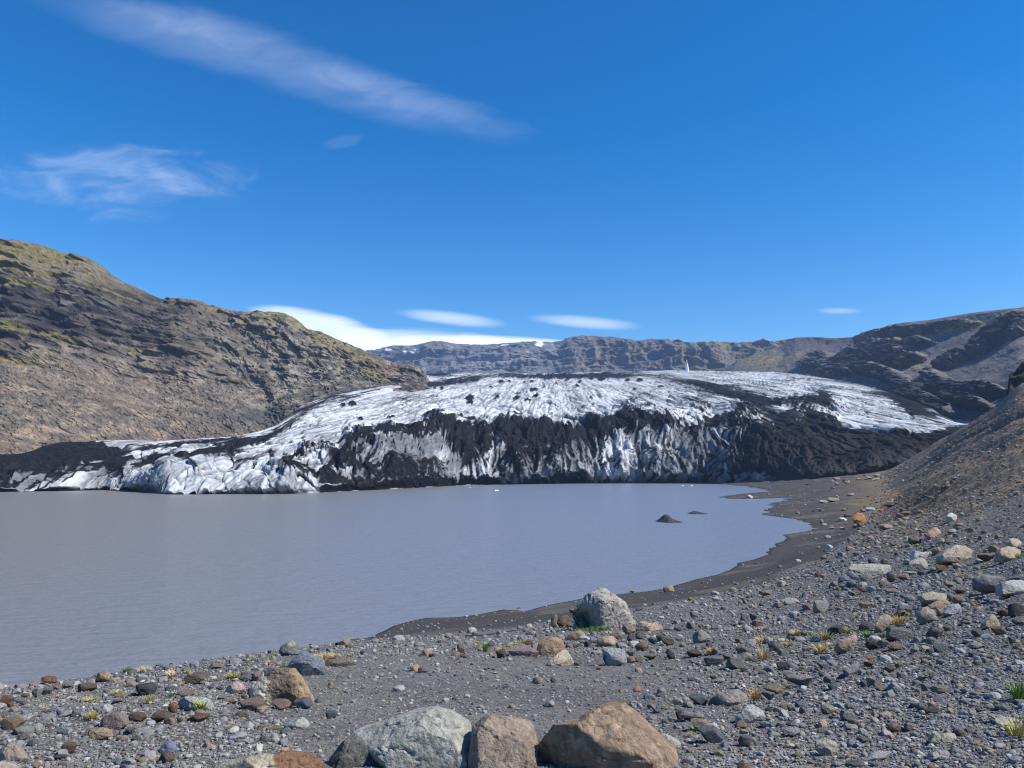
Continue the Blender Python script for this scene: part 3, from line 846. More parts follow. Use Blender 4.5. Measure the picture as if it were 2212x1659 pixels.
def right_disp(P_, px, py, vv):
    X_, Yw, Zw = P_[..., 0], P_[..., 1], P_[..., 2]
    inner = sstep(0, 0.5, vv) * np.where(vv > 6.7, 0.2, 1)
    w = 16 * fbm(P_ / 55, 6, 230, 0.6)
    crag = 0
    for (cx_, cy_, rx, ry, rot) in CRAGS:
        crag = np.maximum(crag, bell(px + w, py + 0.5 * w, cx_ + 4, cy_ - ry * 0.4, rx, ry, rot))
    crag = sstep(0.30, 0.55, crag) * sstep(6.9, 6.0, vv)
    rk = ridged(P_ / 32, 5, 334)
    st = fbm(xyz((X_ - 0.4 * Yw) / 20, Zw / 120, Yw / 200), 4, 240)
    low = sstep(2.6, 1.0, vv)
    Q = P_.copy()
    rk3 = ridged(P_ / xyz(14, 18, 9), 4, 239)
    dd = (26 * crag * (0.4 + 1.0 * rk) + 7 * rk3 * (0.2 + crag) + 7 * rk * (0.3 + 0.7 * low) + 3 * st + 14 * fbm(P_ / 150, 3, 244)) * inner
    Q[..., 1] -= dd * 0.55
    Q[..., 0] -= dd * 0.85
    Q[..., 2] += (9 * crag + 3 * rk * low + 3 * fbm(P_ / 40, 4, 248)) * inner
    return Q


def right_col(P_, px, py, vv):
    X_, Yw, Zw = P_[..., 0], P_[..., 1], P_[..., 2]
    a = fbm(P_ / 90, 5, 250)
    b_ = fbm(P_ / 16, 4, 256)
    st = fbm(xyz((X_ - 0.4 * Yw) / 12, Zw / 90, Yw / 200), 4, 260)
    c_ = mix((0.098, 0.094, 0.092), (0.165, 0.148, 0.132), sstep(-0.3, 0.5, a + 0.4 * st))
    w = 16 * fbm(P_ / 55, 6, 230, 0.6)
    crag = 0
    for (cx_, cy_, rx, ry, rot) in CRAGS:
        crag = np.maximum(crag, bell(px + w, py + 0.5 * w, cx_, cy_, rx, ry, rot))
    c_ = mix(c_, mix((0.012, 0.012, 0.013), (0.035, 0.032, 0.030), sstep(-0.2, 0.4, b_)), sstep(0.3, 0.55, crag) * 0.95)  # crag shade painted into the rock colour, low on each raised crag
    back = sstep(1850, 1780, px)
    c_ = mix(c_, mix((0.135, 0.115, 0.105), (0.10, 0.09, 0.085), sstep(-0.2, 0.3, a)), back * 0.7)
    moss = mix((0.17, 0.15, 0.045), (0.26, 0.225, 0.08), sstep(-0.3, 0.4, b_))
    m_ = 0.9 * bell(px, py, 1900, 730, 90, 4, -22) + bell(px, py, 2160, 693, 60, 7, -12) + bell(px, py, 1650, 775, 70, 28) + bell(px, py, 2110, 700, 130, 9, -14) + bell(px, py, 2010, 705, 60, 5, -10) + 0.9 * bell(px, py, 1960, 740, 90, 5, -35) + bell(px, py, 1980, 792, 18, 7) + 0.8 * bell(px, py, 2120, 832, 90, 6, 3) + 0.6 * bell(px, py, 1730, 760, 16, 12, -40) + 0.6 * bell(px, py, 1940, 795, 50, 8, -5)
    c_ = mix(c_, moss, sstep(0.35, 0.9, m_ * (0.8 + 0.9 * b_) + 0.1 * a) * 0.85)
    low = sstep(2.0, 0.6, vv)
    c_ = mix(c_, (0.075, 0.07, 0.066), low * 0.6)
    return c_


hillside('hills', rc, 1, 480, right_disp, right_col, urange=np.concatenate([np.linspace(1560, 2420, 900)[:-1], np.linspace(2420, 3600, 90)]))

# black crag standing over the scree at the right
cr = {}
for (px_, py_t, py_b) in [(2150, 884, 900), (2158, 874, 905), (2168, 862, 905), (2174, 850, 905), (2178, 822, 905), (2181, 809, 905), (2190, 806, 905), (2198, 796, 905), (2206, 786, 905), (2214, 780, 905), (2260, 745, 900), (2400, 690, 890)]:
    cr[px_] = [(px_, py_b, 330), (px_, (py_b + py_t) / 2, 334), (px_, py_t + 3, 341), (px_, py_t, 346), (px_ + 4, py_t + 2, 365), (px_ + 8, py_t + 10, 420)]


def crag_disp(P_, px, py, vv):
    Q = P_.copy()
    r_ = ridged(P_ / 9, 5, 270)
    Q[..., 0] += -1.4 * r_ * sstep(0, 1, vv) + 7 * sstep(1.2, 0, vv)
    Q[..., 1] -= 2.5 * r_
    Q[..., 2] += 0.8 * fbm(P_ / 4, 4, 275) * sstep(0, 1, vv)
    return Q


hillside('cliff', cr, 240, 140, crag_disp, lambda P_, px, py, vv: mix((0.030, 0.028, 0.028), (0.075, 0.066, 0.058), sstep(-0.3, 0.5, fbm(P_ / 4, 5, 280))))

# two low sand islets in the lake
for (pts, h) in [([(1418, 1128), (1437, 1128), (1455, 1127), (1472, 1125)], 1.0), ([(1481, 1110.5), (1500, 1109.5), (1516, 1109), (1529, 1109.5)], 0.28)]:
    a = np.array(pts, float)
    W = world(a[:, 0], a[:, 1], lake_Y(a[:, 1]))
    c0 = W[:, :2].mean(0)
    hx = (W[-1, 0] - W[0, 0]) / 2
    t_, r_ = np.meshgrid(np.linspace(0, 2 * math.pi, 120, endpoint=False), np.linspace(0, 1, 40), indexing='ij')
    rr = r_ * (1 + 0.22 * fbm(xyz(np.cos(t_), np.sin(t_), h), 3, 290))
    ix, iy = c0[0] + np.cos(t_) * rr * hx, c0[1] + np.sin(t_) * rr * hx * 1.3
    peak = np.exp(-((ix - c0[0] + 0.25 * hx) / (0.42 * hx)) ** 2)
    iz = -EYE - 0.10 + (1 - r_ ** 2) * (0.42 + 1.15 * h * peak) + 0.12 * h * fbm(xyz(ix / 0.8, iy / 0.8, 0), 4, 294) * (1 - r_)
    q = grid_faces(120, 40)
    wrap = np.stack([np.arange(39) + 119 * 40, np.arange(39), np.arange(39) + 1, np.arange(39) + 1 + 119 * 40], -1)
    link('islet', make_mesh('islet', xyz(ix, iy, iz), np.concatenate([q, wrap]), mix((0.045, 0.043, 0.042), (0.075, 0.07, 0.065), sstep(-0.2, 0.3, fbm(xyz(ix, iy, iz), 4, 297))), mat=M_GROUND), kind='structure')

# ================================================================== STONES
import bmesh

PAL = {'g': (0.215, 0.208, 0.200), 'l': (0.345, 0.330, 0.300), 'b': (0.175, 0.188, 0.205), 'd': (0.105, 0.102, 0.100), 't': (0.230, 0.170, 0.118), 'r': (0.235, 0.128, 0.078),
       'p': (0.310, 0.225, 0.190), 'c': (0.400, 0.335, 0.235), 'o': (0.330, 0.175, 0.070), 'k': (0.285, 0.225, 0.160), 'w': (0.520, 0.510, 0.480), 'n': (0.150, 0.115, 0.085)}
CNAME = {'g': 'grey', 'l': 'pale grey', 'b': 'blue-grey', 'd': 'dark grey', 't': 'brown', 'r': 'rust-brown', 'p': 'pinkish', 'c': 'cream', 'o': 'orange', 'k': 'tan', 'w': 'whitish', 'n': 'dark brown'}


def ico(sub):
    bm = bmesh.new()
    bmesh.ops.create_icosphere(bm, subdivisions=sub, radius=1.0)
    V = np.array([v.co[:] for v in bm.verts])
    Fc = np.array([[v.index for v in f.verts] for f in bm.faces])
    bm.free()
    return V, Fc


ICO = {s_: ico(s_) for s_ in (1, 2, 3, 4, 5, 6)}


def cut(V, rng, n, lo, hi, bias=(0, 0, 0), keep=0.06):
    for _ in range(n):
        nn = rng.normal(size=3) + np.array(bias)
        nn /= np.linalg.norm(nn)
        d = rng.uniform(lo, hi) * np.max(V @ nn)
        pr = V @ nn - d
        V = V - np.where(pr > 0, pr * (1 - keep), 0)[:, None] * nn
    return V


def unit_rock(seed, sub, cuts, lo, amp, boxy=0.0):
    rng = np.random.default_rng(seed)
    V, Fc = ICO[sub]
    V = V.copy()
    if boxy:
        V = np.sign(V) * np.abs(V) ** (1 - boxy)
    V = V * (1 + 0.22 * fbm(V * 0.9 + seed * 3.1, 2, 300)[:, None])
    V = cut(V, rng, cuts, lo, 0.93)
    V = V + ICO[sub][0] * (amp * ridged(V * 2.1 + seed, 4, 305))[:, None]
    mn, mx = V.min(0), V.max(0)
    return (V - (mn + mx) / 2) / (mx - mn), Fc


PROTO = []
for q in range(26):
    kind = 'angular' if q < 12 else ('rounded' if q < 20 else 'flat')
    V, Fc = unit_rock(400 + q, 4, {'angular': 13, 'rounded': 6, 'flat': 11}[kind], {'angular': 0.5, 'rounded': 0.72, 'flat': 0.55}[kind], {'angular': 0.05, 'rounded': 0.06, 'flat': 0.05}[kind], 0.25 if kind != 'rounded' else 0)
    PROTO.append((kind, make_mesh('stone', V, Fc, smooth=(kind == 'rounded'), mat=M_STONE)))

TILES = {'0': (1200, 2300, 0.7233), '1': (0, 2600, 0.31646), '2': (700, 2450, 0.31646), '3': (1800, 2300, 0.31646), '4': (2500, 2250, 0.31646), '5': (2500, 2600, 0.31646),
         '6': (3200, 2600, 0.37613), '7': (3200, 2100, 0.37613), '8': (3000, 1850, 0.46655), '9': (0, 2400, 0.6329)}


def tv(t, x, y):
    ox_, oy_, s_ = TILES[t]
    return (ox_ + x * s_) * 0.54861, (oy_ + y * s_) * 0.54861


ANCH = []            # (px, py, phrase)
LABELS = {}
NAMED = []


def claim(label):
    assert label not in LABELS, label
    LABELS[label] = 1
    return label


# ---- boulders with traced outlines
def outline_rock(t, poly, label, anchor, base, sub=5, depth=0.45, cuts=9, amp=0.035, colfn=None, Y=None, seed=0, hollow=None, lean=0.35, lo=0.5, name='boulder', boxy=0.72):
    pts = np.array([tv(t, *p) for p in poly])
    c = (pts.max(0) + pts.min(0)) / 2
    wpx = np.ptp(pts[:, 0])
    if Y is None:
        Y = ground_hit(c[0], tv(t, 0, base)[1])[1]
    rng = np.random.default_rng(900 + seed)
    V, Fc = ICO[sub]
    th = np.arctan2(-V[:, 2], V[:, 0])          # picture y runs down
    rho = np.hypot(V[:, 0], V[:, 2])
    # radius of the outline in each direction
    dens = np.concatenate([np.linspace(a, b_, 12, endpoint=False) for a, b_ in zip(pts, np.roll(pts, -1, 0))])
    pa = np.arctan2(dens[:, 1] - c[1], dens[:, 0] - c[0])
    pr = np.hypot(dens[:, 1] - c[1], dens[:, 0] - c[0])
    o_ = np.argsort(pa)
    pa, pr = pa[o_], pr[o_]
    r_ = np.interp(th, np.concatenate([pa - 2 * math.pi, pa, pa + 2 * math.pi]), np.tile(pr, 3))
    k_ = r_ * rho ** boxy
    nx, nz = k_ * np.cos(th) / (wpx / 2), -k_ * np.sin(th) / (wpx / 2)
    Q = np.stack([nx, V[:, 1] * depth * 2 * (np.clip(1 - 0.0 * rho, 0, 1)), nz], -1)
    Q = cut(Q, rng, int(cuts * 1.6), lo, 0.88, bias=(0.5, -1.6, 0.3), keep=0.015)
    Q = cut(Q, rng, 10, 0.7, 0.93, bias=(0.0, -0.6, 0.2), keep=0.03)
    Q[:, 1] += lean * Q[:, 2]
    Q = cut(Q, rng, 4, 0.86, 0.97, keep=0.2)
    for ax_, src in ((0, nx), (2, nz)):
        q = Q[:, ax_]
        Q[:, ax_] = src.min() + (q - q.min()) / np.ptp(q) * np.ptp(src)
    nrm = V
    for sd_i, (fq, wd_, dp_) in enumerate([(1.3, 0.05, 0.045), (2.6, 0.06, 0.025)]):
        Q = Q - nrm * (dp_ * sstep(wd_, 0.0, np.abs(gnoise(Q * fq + seed * 3.3 + 0.15 * xyz(*[gnoise(Q * 5 + k_, 366 + k_) for k_ in range(3)]), 360 + sd_i))))[:, None]
    for (hx, hz, hr, hd) in (hollow or []):
        Q[:, 1] += hd * np.exp(-(((Q[:, 0] - hx) ** 2 + (Q[:, 2] - hz) ** 2) / hr ** 2)) * sstep(0.05, -0.15, Q[:, 1])
    Q = Q + nrm * (0.95 * amp * ridged(Q * 1.7 + seed * 1.3, 5, 320) + 0.45 * amp * ridged(Q * 5 + seed, 4, 330))[:, None]
    D = depth * wpx * Y / F * 0.55
    S = wpx / 2 * (Y + D) / F
    Wc = world(c[0], c[1], Y + D)
    P_ = world(c[0] + Q[:, 0] * wpx / 2, c[1] - Q[:, 2] * wpx / 2, Y + D + Q[:, 1] * S)
    base_pt = np.array([Wc[0], Wc[1], P_[:, 2].min() + 0.1 * S])
    Pl = P_ - base_pt
    cols = colfn(Q, seed) if colfn else np.broadcast_to(PAL['g'], Q.shape)
    o = link(name, make_mesh(name, Pl, Fc, cols, smooth=True, mat=M_BOULDER), label=claim(label), category='boulder')
    o.location = base_pt
    bpy_ = pts[:, 1].max()
    NAMED.append((c[0], bpy_ - 0.2 * np.ptp(pts[:, 1]), wpx))
    if anchor:
        ANCH.append((c[0], bpy_, anchor))
    return o


def cf(base, dark, light, k1=0.5, k2=0.5, sc_=2.0):
    def f(Q, seed):
        a = fbm(Q * sc_ + seed, 5, 340)
        v = ridged(Q * 2.6 + seed * 2, 4, 345)
        c_ = mix(base, dark, sstep(0.0, 0.5, a) * k1)
        c_ = mix(c_, light, sstep(0.62, 0.9, v) * k2)
        vein = sstep(0.05, 0.0, np.abs(gnoise(Q * 1.9 + 0.5 * xyz(a, v, a) + seed * 5, 347))) * sstep(-0.1, 0.3, a)
        c_ = mix(c_, np.minimum(np.array(light) * 1.25, 0.8), vein * 0.6)
        return c_ * (1 + 0.25 * np.clip(fbm(Q * 9 + seed, 4, 349), -1, 1))[..., None]
    return f


GREYW = cf((0.310, 0.298, 0.258), (0.21, 0.20, 0.17), (0.46, 0.44, 0.39), 0.6, 0.55)
BROWNW = cf((0.245, 0.195, 0.150), (0.17, 0.125, 0.09), (0.33, 0.27, 0.215), 0.6, 0.4)
TANW = cf((0.240, 0.172, 0.118), (0.145, 0.098, 0.065), (0.36, 0.265, 0.175), 0.6, 0.55, 2.6)
BIGW = cf((0.300, 0.285, 0.250), (0.10, 0.10, 0.098), (0.42, 0.39, 0.34), 0.75, 0.5, 5.0)
BLUEW = cf((0.155, 0.172, 0.195), (0.115, 0.128, 0.15), (0.22, 0.235, 0.25), 0.7, 0.3, 4.0)
CREAMW = cf((0.360, 0.310, 0.225), (0.26, 0.21, 0.14), (0.46, 0.41, 0.32), 0.5, 0.5)
DARKW = cf((0.105, 0.108, 0.115), (0.06, 0.06, 0.065), (0.22, 0.20, 0.16), 0.6, 0.5, 3.0)


def split_col(Q, seed):
    c_ = BROWNW(Q, seed) * 0.72
    c_ = mix(c_, (0.50, 0.42, 0.31), sstep(-0.42, -0.52, Q[:, 0] + 0.12 * fbm(Q * 3, 3, 350) + 0.18 * Q[:, 2]))
    return mix(c_, (0.33, 0.235, 0.13), sstep(0.20, 0.30, Q[:, 0] + 0.1 * fbm(Q * 3, 3, 352)) * 0.7)


def two_tone(Q, seed):
    return mix(CREAMW(Q, seed), (0.20, 0.115, 0.065), sstep(0.05, 0.12, Q[:, 0] + 0.08 * fbm(Q * 3, 3, 354)))


def stripe_col(Q, seed):
    return mix(DARKW(Q, seed) * 1.25, (0.36, 0.30, 0.21), sstep(0.25, 0.4, Q[:, 2] + 0.3 * fbm(Q * 2, 3, 356)) * 0.7)


outline_rock('0', [(262, 820), (290, 790), (330, 755), (385, 690), (425, 666), (480, 672), (560, 675), (650, 690), (740, 715), (800, 757), (860, 790), (895, 820), (905, 870), (900, 930), (885, 990), (870, 1120), (640, 1180), (450, 1150), (395, 1010), (350, 960), (300, 890)],
             'broad pale grey boulder with whitish veins, beside the blocky brown boulder', 'the broad pale boulder', 1000, 6, 0.42, 8, 0.026, GREYW, Y=4.05, seed=61, lo=0.74)
outline_rock('0', [(262, 822), (300, 850), (330, 930), (390, 985), (420, 1060), (390, 1150), (130, 1150), (90, 1060), (140, 960), (190, 890)],
             'dark rough wedge of rock pressed against the broad pale boulder', 'the dark wedge rock', 1000, 5, 0.45, 7, 0.05, cf((0.10, 0.098, 0.085), (0.055, 0.053, 0.05), (0.24, 0.23, 0.20), 0.6, 0.4, 3), Y=4.0, seed=2)
outline_rock('0', [(945, 760), (985, 730), (1060, 716), (1130, 712), (1185, 722), (1215, 760), (1240, 800), (1268, 850), (1258, 930), (1262, 1150), (880, 1150), (885, 990), (905, 900), (915, 820)],
             'blocky brown boulder wedged between the broad pale boulder and the tall tan boulder', 'the blocky brown boulder', 1000, 6, 0.42, 8, 0.026, BROWNW, Y=4.0, seed=3, lo=0.78)
outline_rock('0', [(1240, 915), (1285, 865), (1320, 825), (1400, 780), (1530, 755), (1600, 700), (1660, 655), (1720, 650), (1790, 668), (1850, 695), (1885, 750), (1930, 830), (1985, 880), (2018, 940), (2028, 1000), (2030, 1150), (1260, 1150), (1236, 1000)],
             'tall tan boulder with a pointed top and rough ochre face', 'the tall tan boulder', 1000, 6, 0.36, 10, 0.030, TANW, Y=3.95, seed=4, lo=0.68, hollow=[(-0.85, -0.3, 0.2, 0.3), (-0.3, -0.35, 0.12, 0.1)])
outline_rock('9', [(1330, 1010), (1400, 965), (1480, 935), (1560, 915), (1650, 905), (1720, 905), (1745, 888), (1800, 880), (1870, 890), (1925, 912), (1965, 950), (2010, 1000), (2020, 1100), (1320, 1100)],
             'low cream slab with a rusty brown end, cut off by the picture edge', 'the cream and rust slab', 1000, 5, 0.4, 7, 0.03, two_tone, Y=3.75, seed=5)
outline_rock('5', [(290, 890), (400, 908), (500, 958), (570, 1020), (565, 1090), (505, 1140), (400, 1060), (320, 1000)],
             'greenish grey stone tucked behind the tall tan boulder', None, 1130, 4, 0.4, 6, 0.035, cf((0.30, 0.285, 0.225), (0.2, 0.185, 0.15), (0.38, 0.36, 0.3)), seed=6)
outline_rock('3', [(1450, 430), (1465, 350), (1500, 290), (1550, 190), (1620, 130), (1700, 100), (1780, 60), (1840, 72), (1900, 110), (1960, 160), (2050, 220), (2110, 280), (2160, 370), (2210, 430), (2210, 495), (2100, 505), (2000, 520), (1880, 545), (1700, 575), (1550, 580), (1480, 545), (1455, 490)],
             'huge pitted grey boulder ringed with green grass above the shore', 'the huge lakeside boulder', 560, 6, 0.42, 9, 0.05, BIGW, seed=7, lo=0.66, hollow=[(-0.66, -0.42, 0.36, 0.9)])
outline_rock('2', [(918, 790), (940, 740), (1010, 700), (1080, 640), (1150, 572), (1200, 588), (1290, 612), (1330, 622), (1430, 590), (1490, 592), (1540, 640), (1580, 690), (1640, 750), (1680, 830), (1692, 930), (1600, 1000), (1440, 1060), (1250, 1080), (1050, 1060), (950, 960), (922, 850)],
             'large split brown boulder with a cream broken face and notched top', 'the split brown boulder', 1060, 6, 0.40, 12, 0.05, split_col, seed=8, lo=0.58, hollow=[(0.05, -0.62, 0.45, 0.35)])
outline_rock('2', [(1290, 620), (1380, 530), (1470, 430), (1530, 366), (1580, 368), (1640, 430), (1720, 460), (1790, 500), (1822, 560), (1835, 640), (1740, 660), (1600, 690), (1400, 690)],
             'smooth blue-grey pyramid-shaped rock behind the split brown boulder', 'the blue-grey pyramid rock', 670, 5, 0.42, 5, 0.022, BLUEW, seed=9, lo=0.6)
outline_rock('2', [(1262, 400), (1270, 330), (1290, 260), (1340, 232), (1400, 228), (1460, 245), (1510, 280), (1532, 310), (1510, 375), (1460, 420), (1300, 430)],
             'rounded dark grey boulder with a buff cap on the bank edge', 'the buff-capped dark boulder', 420, 5, 0.45, 6, 0.04, stripe_col, seed=10, lo=0.6)
outline_rock('3', [(985, 830), (998, 720), (1040, 665), (1130, 648), (1240, 658), (1300, 700), (1337, 770), (1322, 815), (1250, 870), (1150, 905), (1060, 905), (1000, 880)],
             'rounded brown boulder standing behind the cream triangular boulder', 'the rounded brown boulder', 890, 5, 0.45, 7, 0.04, cf((0.25, 0.175, 0.115), (0.17, 0.115, 0.075), (0.33, 0.24, 0.17)), seed=11, lo=0.6)
outline_rock('3', [(1112, 1000), (1130, 950), (1200, 880), (1280, 818), (1350, 820), (1420, 860), (1452, 910), (1440, 1015), (1250, 1025), (1120, 1032)],
             'cream triangular boulder leaning on the rounded brown boulder', 'the cream triangular boulder', 1020, 5, 0.4, 8, 0.04, CREAMW, seed=12)
outline_rock('3', [(1806, 860), (1830, 800), (1870, 785), (1950, 795), (2040, 845), (2110, 910), (2105, 965), (1960, 1005), (1850, 1022), (1812, 1000)],
             'blue-grey standing stone with a black shaded side on bare gravel', 'the shaded standing stone', 1015, 5, 0.4, 7, 0.035, cf((0.29, 0.29, 0.285), (0.2, 0.2, 0.2), (0.38, 0.36, 0.31)), seed=13, hollow=[(-0.95, -0.1, 0.28, 0.9), (-0.9, -0.5, 0.25, 0.9)])
outline_rock('3', [(1740, 760), (1745, 660), (1830, 645), (1920, 668), (1985, 710), (1990, 760), (1950, 795), (1800, 775)],
             'squared pink-tan block with one dark end, behind the shaded standing stone', 'the squared pink block', 780, 4, 0.42, 7, 0.03, cf((0.33, 0.25, 0.19), (0.22, 0.16, 0.12), (0.40, 0.32, 0.26)), seed=14)
outline_rock('3', [(1360, 700), (1380, 610), (1420, 575), (1480, 568), (1530, 605), (1600, 650), (1610, 690), (1500, 705), (1400, 715)],
             'brown boulder close in front of the huge lakeside boulder', None, 700, 4, 0.42, 7, 0.04, cf((0.25, 0.185, 0.13), (0.17, 0.12, 0.085), (0.31, 0.24, 0.18)), seed=15)
outline_rock('4', [(5, 700), (30, 645), (90, 636), (150, 645), (190, 670), (240, 640), (280, 625), (320, 640), (345, 690), (325, 750), (240, 755), (120, 735), (20, 745)],
             'pair-like tan boulder cracked through the middle, beyond the squared pink block', 'the cracked tan boulder', 745, 5, 0.4, 8, 0.05, cf((0.33, 0.26, 0.195), (0.22, 0.165, 0.12), (0.40, 0.33, 0.26)), seed=16)
outline_rock('4', [(715, 840), (725, 780), (790, 728), (850, 745), (920, 755), (945, 830), (930, 880), (840, 890), (760, 900), (730, 885)],
             'crumpled grey rock with deep folds on open gravel', 'the crumpled grey rock', 895, 5, 0.42, 10, 0.05, cf((0.19, 0.182, 0.168), (0.12, 0.115, 0.105), (0.26, 0.25, 0.23)), seed=17)
outline_rock('5', [(930, 480), (960, 440), (1080, 400), (1220, 368), (1330, 400), (1400, 440), (1395, 490), (1340, 520), (1300, 560), (1210, 585), (1080, 585), (960, 600), (880, 590), (935, 520)],
             'wide brown slab with a black overhang, the widest stone on the open gravel', 'the overhung brown slab', 590, 5, 0.4, 8, 0.04, cf((0.215, 0.195, 0.17), (0.14, 0.12, 0.10), (0.29, 0.26, 0.225)), seed=18, hollow=[(-0.55, -0.35, 0.35, 0.5)])
outline_rock('5', [(1245, 770), (1260, 715), (1340, 680), (1370, 610), (1410, 560), (1480, 555), (1540, 590), (1600, 640), (1622, 690), (1560, 730), (1430, 780), (1350, 815), (1290, 805)],
             'pale pointed rock sloping to a blunt nose below the overhung brown slab', 'the pale pointed rock', 800, 5, 0.42, 8, 0.035, cf((0.33, 0.325, 0.30), (0.24, 0.235, 0.21), (0.42, 0.41, 0.38)), seed=19)
outline_rock('6', [(22, 900), (40, 860), (90, 828), (160, 818), (215, 850), (250, 890), (268, 935), (220, 975), (150, 1003), (80, 990), (35, 940)],
             'round buff boulder alone on dark gravel near the bottom edge', 'the round buff boulder', 995, 5, 0.45, 7, 0.03, cf((0.29, 0.265, 0.22), (0.21, 0.19, 0.155), (0.36, 0.33, 0.28)), seed=20, lo=0.62)
outline_rock('6', [(310, 150), (312, 90), (340, 45), (390, 22), (445, 28), (480, 60), (492, 110), (485, 165), (450, 195), (410, 180), (350, 180)],
             'dark grey faceted boulder on the stony slope beside a black hollow', 'the faceted grey boulder', 190, 5, 0.45, 8, 0.03, cf((0.165, 0.165, 0.17), (0.11, 0.11, 0.115), (0.24, 0.24, 0.24)), seed=21)
outline_rock('6', [(1205, 850), (1225, 800), (1290, 780), (1360, 785), (1420, 762), (1480, 780), (1510, 820), (1460, 850), (1380, 880), (1280, 888), (1215, 882)],
             'buff ridged slab with saw-like top on dark gravel', 'the buff ridged slab', 885, 5, 0.42, 8, 0.06, cf((0.30, 0.28, 0.23), (0.2, 0.185, 0.15), (0.38, 0.36, 0.3)), seed=22)
outline_rock('6', [(548, 1060), (560, 1000), (600, 965), (680, 950), (760, 955), (838, 950), (820, 1000), (740, 1030), (650, 1065), (580, 1075)],
             'long pale loaf-shaped stone at the bottom edge beyond the round buff boulder', 'the loaf-shaped stone', 1070, 5, 0.42, 5, 0.025, cf((0.27, 0.265, 0.25), (0.2, 0.195, 0.185), (0.34, 0.33, 0.31)), seed=23)
outline_rock('6', [(1192, 1060), (1200, 1000), (1260, 975), (1340, 945), (1410, 950), (1440, 985), (1420, 1030), (1300, 1035), (1220, 1065)],
             'lilac-grey lumpy stone at the bottom edge, right of the loaf-shaped stone', 'the lilac-grey stone', 1060, 5, 0.42, 6, 0.05, cf((0.28, 0.265, 0.27), (0.2, 0.19, 0.195), (0.36, 0.345, 0.35)), seed=24)
outline_rock('7', [(1285, 330), (1300, 230), (1330, 160), (1390, 125), (1480, 125), (1570, 135), (1630, 175), (1668, 230), (1660, 280), (1560, 310), (1450, 330), (1370, 335)],
             'largest boulder on the slope, tan with a pale lit top', 'the large slope boulder', 330, 5, 0.42, 8, 0.04, cf((0.31, 0.265, 0.205), (0.21, 0.175, 0.13), (0.40, 0.35, 0.28)), seed=25)
outline_rock('7', [(985, 390), (990, 340), (1020, 290), (1100, 255), (1160, 255), (1205, 290), (1200, 340), (1140, 380), (1110, 410), (1040, 415)],
             'rounded pale grey boulder below the white saddle-topped rock', None, 410, 5, 0.42, 7, 0.035, cf((0.26, 0.255, 0.235), (0.18, 0.175, 0.16), (0.34, 0.33, 0.30)), seed=26, lo=0.6)
outline_rock('7', [(1018, 290), (1030, 200), (1060, 180), (1130, 205), (1180, 200), (1235, 190), (1220, 220), (1190, 260), (1120, 270), (1060, 285)],
             'white saddle-topped rock perched behind a rounded grey boulder', 'the white saddle-topped rock', 290, 4, 0.42, 6, 0.03, cf((0.46, 0.45, 0.42), (0.36, 0.35, 0.33), (0.55, 0.54, 0.51)), seed=27)
outline_rock('7', [(362, 360), (400, 335), (540, 322), (620, 330), (740, 335), (800, 360), (815, 400), (790, 450), (700, 480), (600, 500), (450, 480), (390, 420)],
             'wide pale flat-topped block half buried in gravel near the beach', 'the wide pale block', 490, 5, 0.35, 9, 0.05, cf((0.29, 0.282, 0.255), (0.19, 0.185, 0.165), (0.38, 0.37, 0.34)), seed=28)
outline_rock('7', [(1915, 610), (1930, 560), (1990, 510), (2060, 495), (2150, 490), (2240, 500), (2300, 580), (2280, 650), (2150, 665), (2000, 660), (1930, 650)],
             'big white-grey boulder with a dark shaded end at the slope edge', 'the white-grey boulder', 660, 5, 0.42, 7, 0.035, cf((0.33, 0.325, 0.30), (0.24, 0.235, 0.215), (0.43, 0.42, 0.39)), seed=29, lo=0.6)
outline_rock('7', [(1905, 300), (1915, 220), (1950, 165), (2040, 140), (2120, 140), (2180, 170), (2160, 220), (2100, 270), (2020, 290), (1960, 300)],
             'tan boulder with a black shaded end, lower of the two stacked at the edge', 'the black-ended tan boulder', 300, 5, 0.42, 7, 0.035, cf((0.33, 0.28, 0.21), (0.22, 0.18, 0.13), (0.42, 0.36, 0.28)), seed=30)
outline_rock('7', [(2010, 130), (2020, 95), (2060, 60), (2130, 52), (2180, 70), (2185, 130), (2160, 165), (2090, 150)],
             'rounded tan boulder resting above the black-ended tan boulder', None, 160, 4, 0.42, 6, 0.03, cf((0.33, 0.28, 0.22), (0.22, 0.18, 0.13), (0.42, 0.36, 0.28)), seed=31, lo=0.62)
outline_rock('7', [(1125, 720), (1130, 660), (1190, 612), (1240, 625), (1300, 640), (1370, 635), (1410, 660), (1390, 695), (1280, 705), (1230, 740), (1150, 760)],
             'pale tan boulder at the top of the huddle of boulders on the slope', 'the huddled pale boulder', 750, 5, 0.42, 7, 0.04, cf((0.29, 0.26, 0.205), (0.2, 0.175, 0.135), (0.37, 0.34, 0.28)), seed=32)
outline_rock('7', [(1360, 860), (1380, 780), (1450, 735), (1510, 740), (1560, 790), (1550, 820), (1450, 865), (1400, 875)],
             'smooth lilac-grey boulder at the end of the huddle of boulders', 'the smooth lilac boulder', 870, 5, 0.42, 6, 0.03, cf((0.25, 0.245, 0.26), (0.18, 0.178, 0.19), (0.33, 0.32, 0.335)), seed=33, lo=0.62)
outline_rock('7', [(1215, 770), (1270, 715), (1340, 695), (1400, 710), (1440, 740), (1390, 790), (1340, 870), (1300, 870), (1290, 800), (1230, 790)],
             'brown boulder in the middle of the huddle of boulders', None, 870, 4, 0.42, 6, 0.035, cf((0.27, 0.20, 0.145), (0.18, 0.13, 0.095), (0.35, 0.27, 0.2)), seed=34)
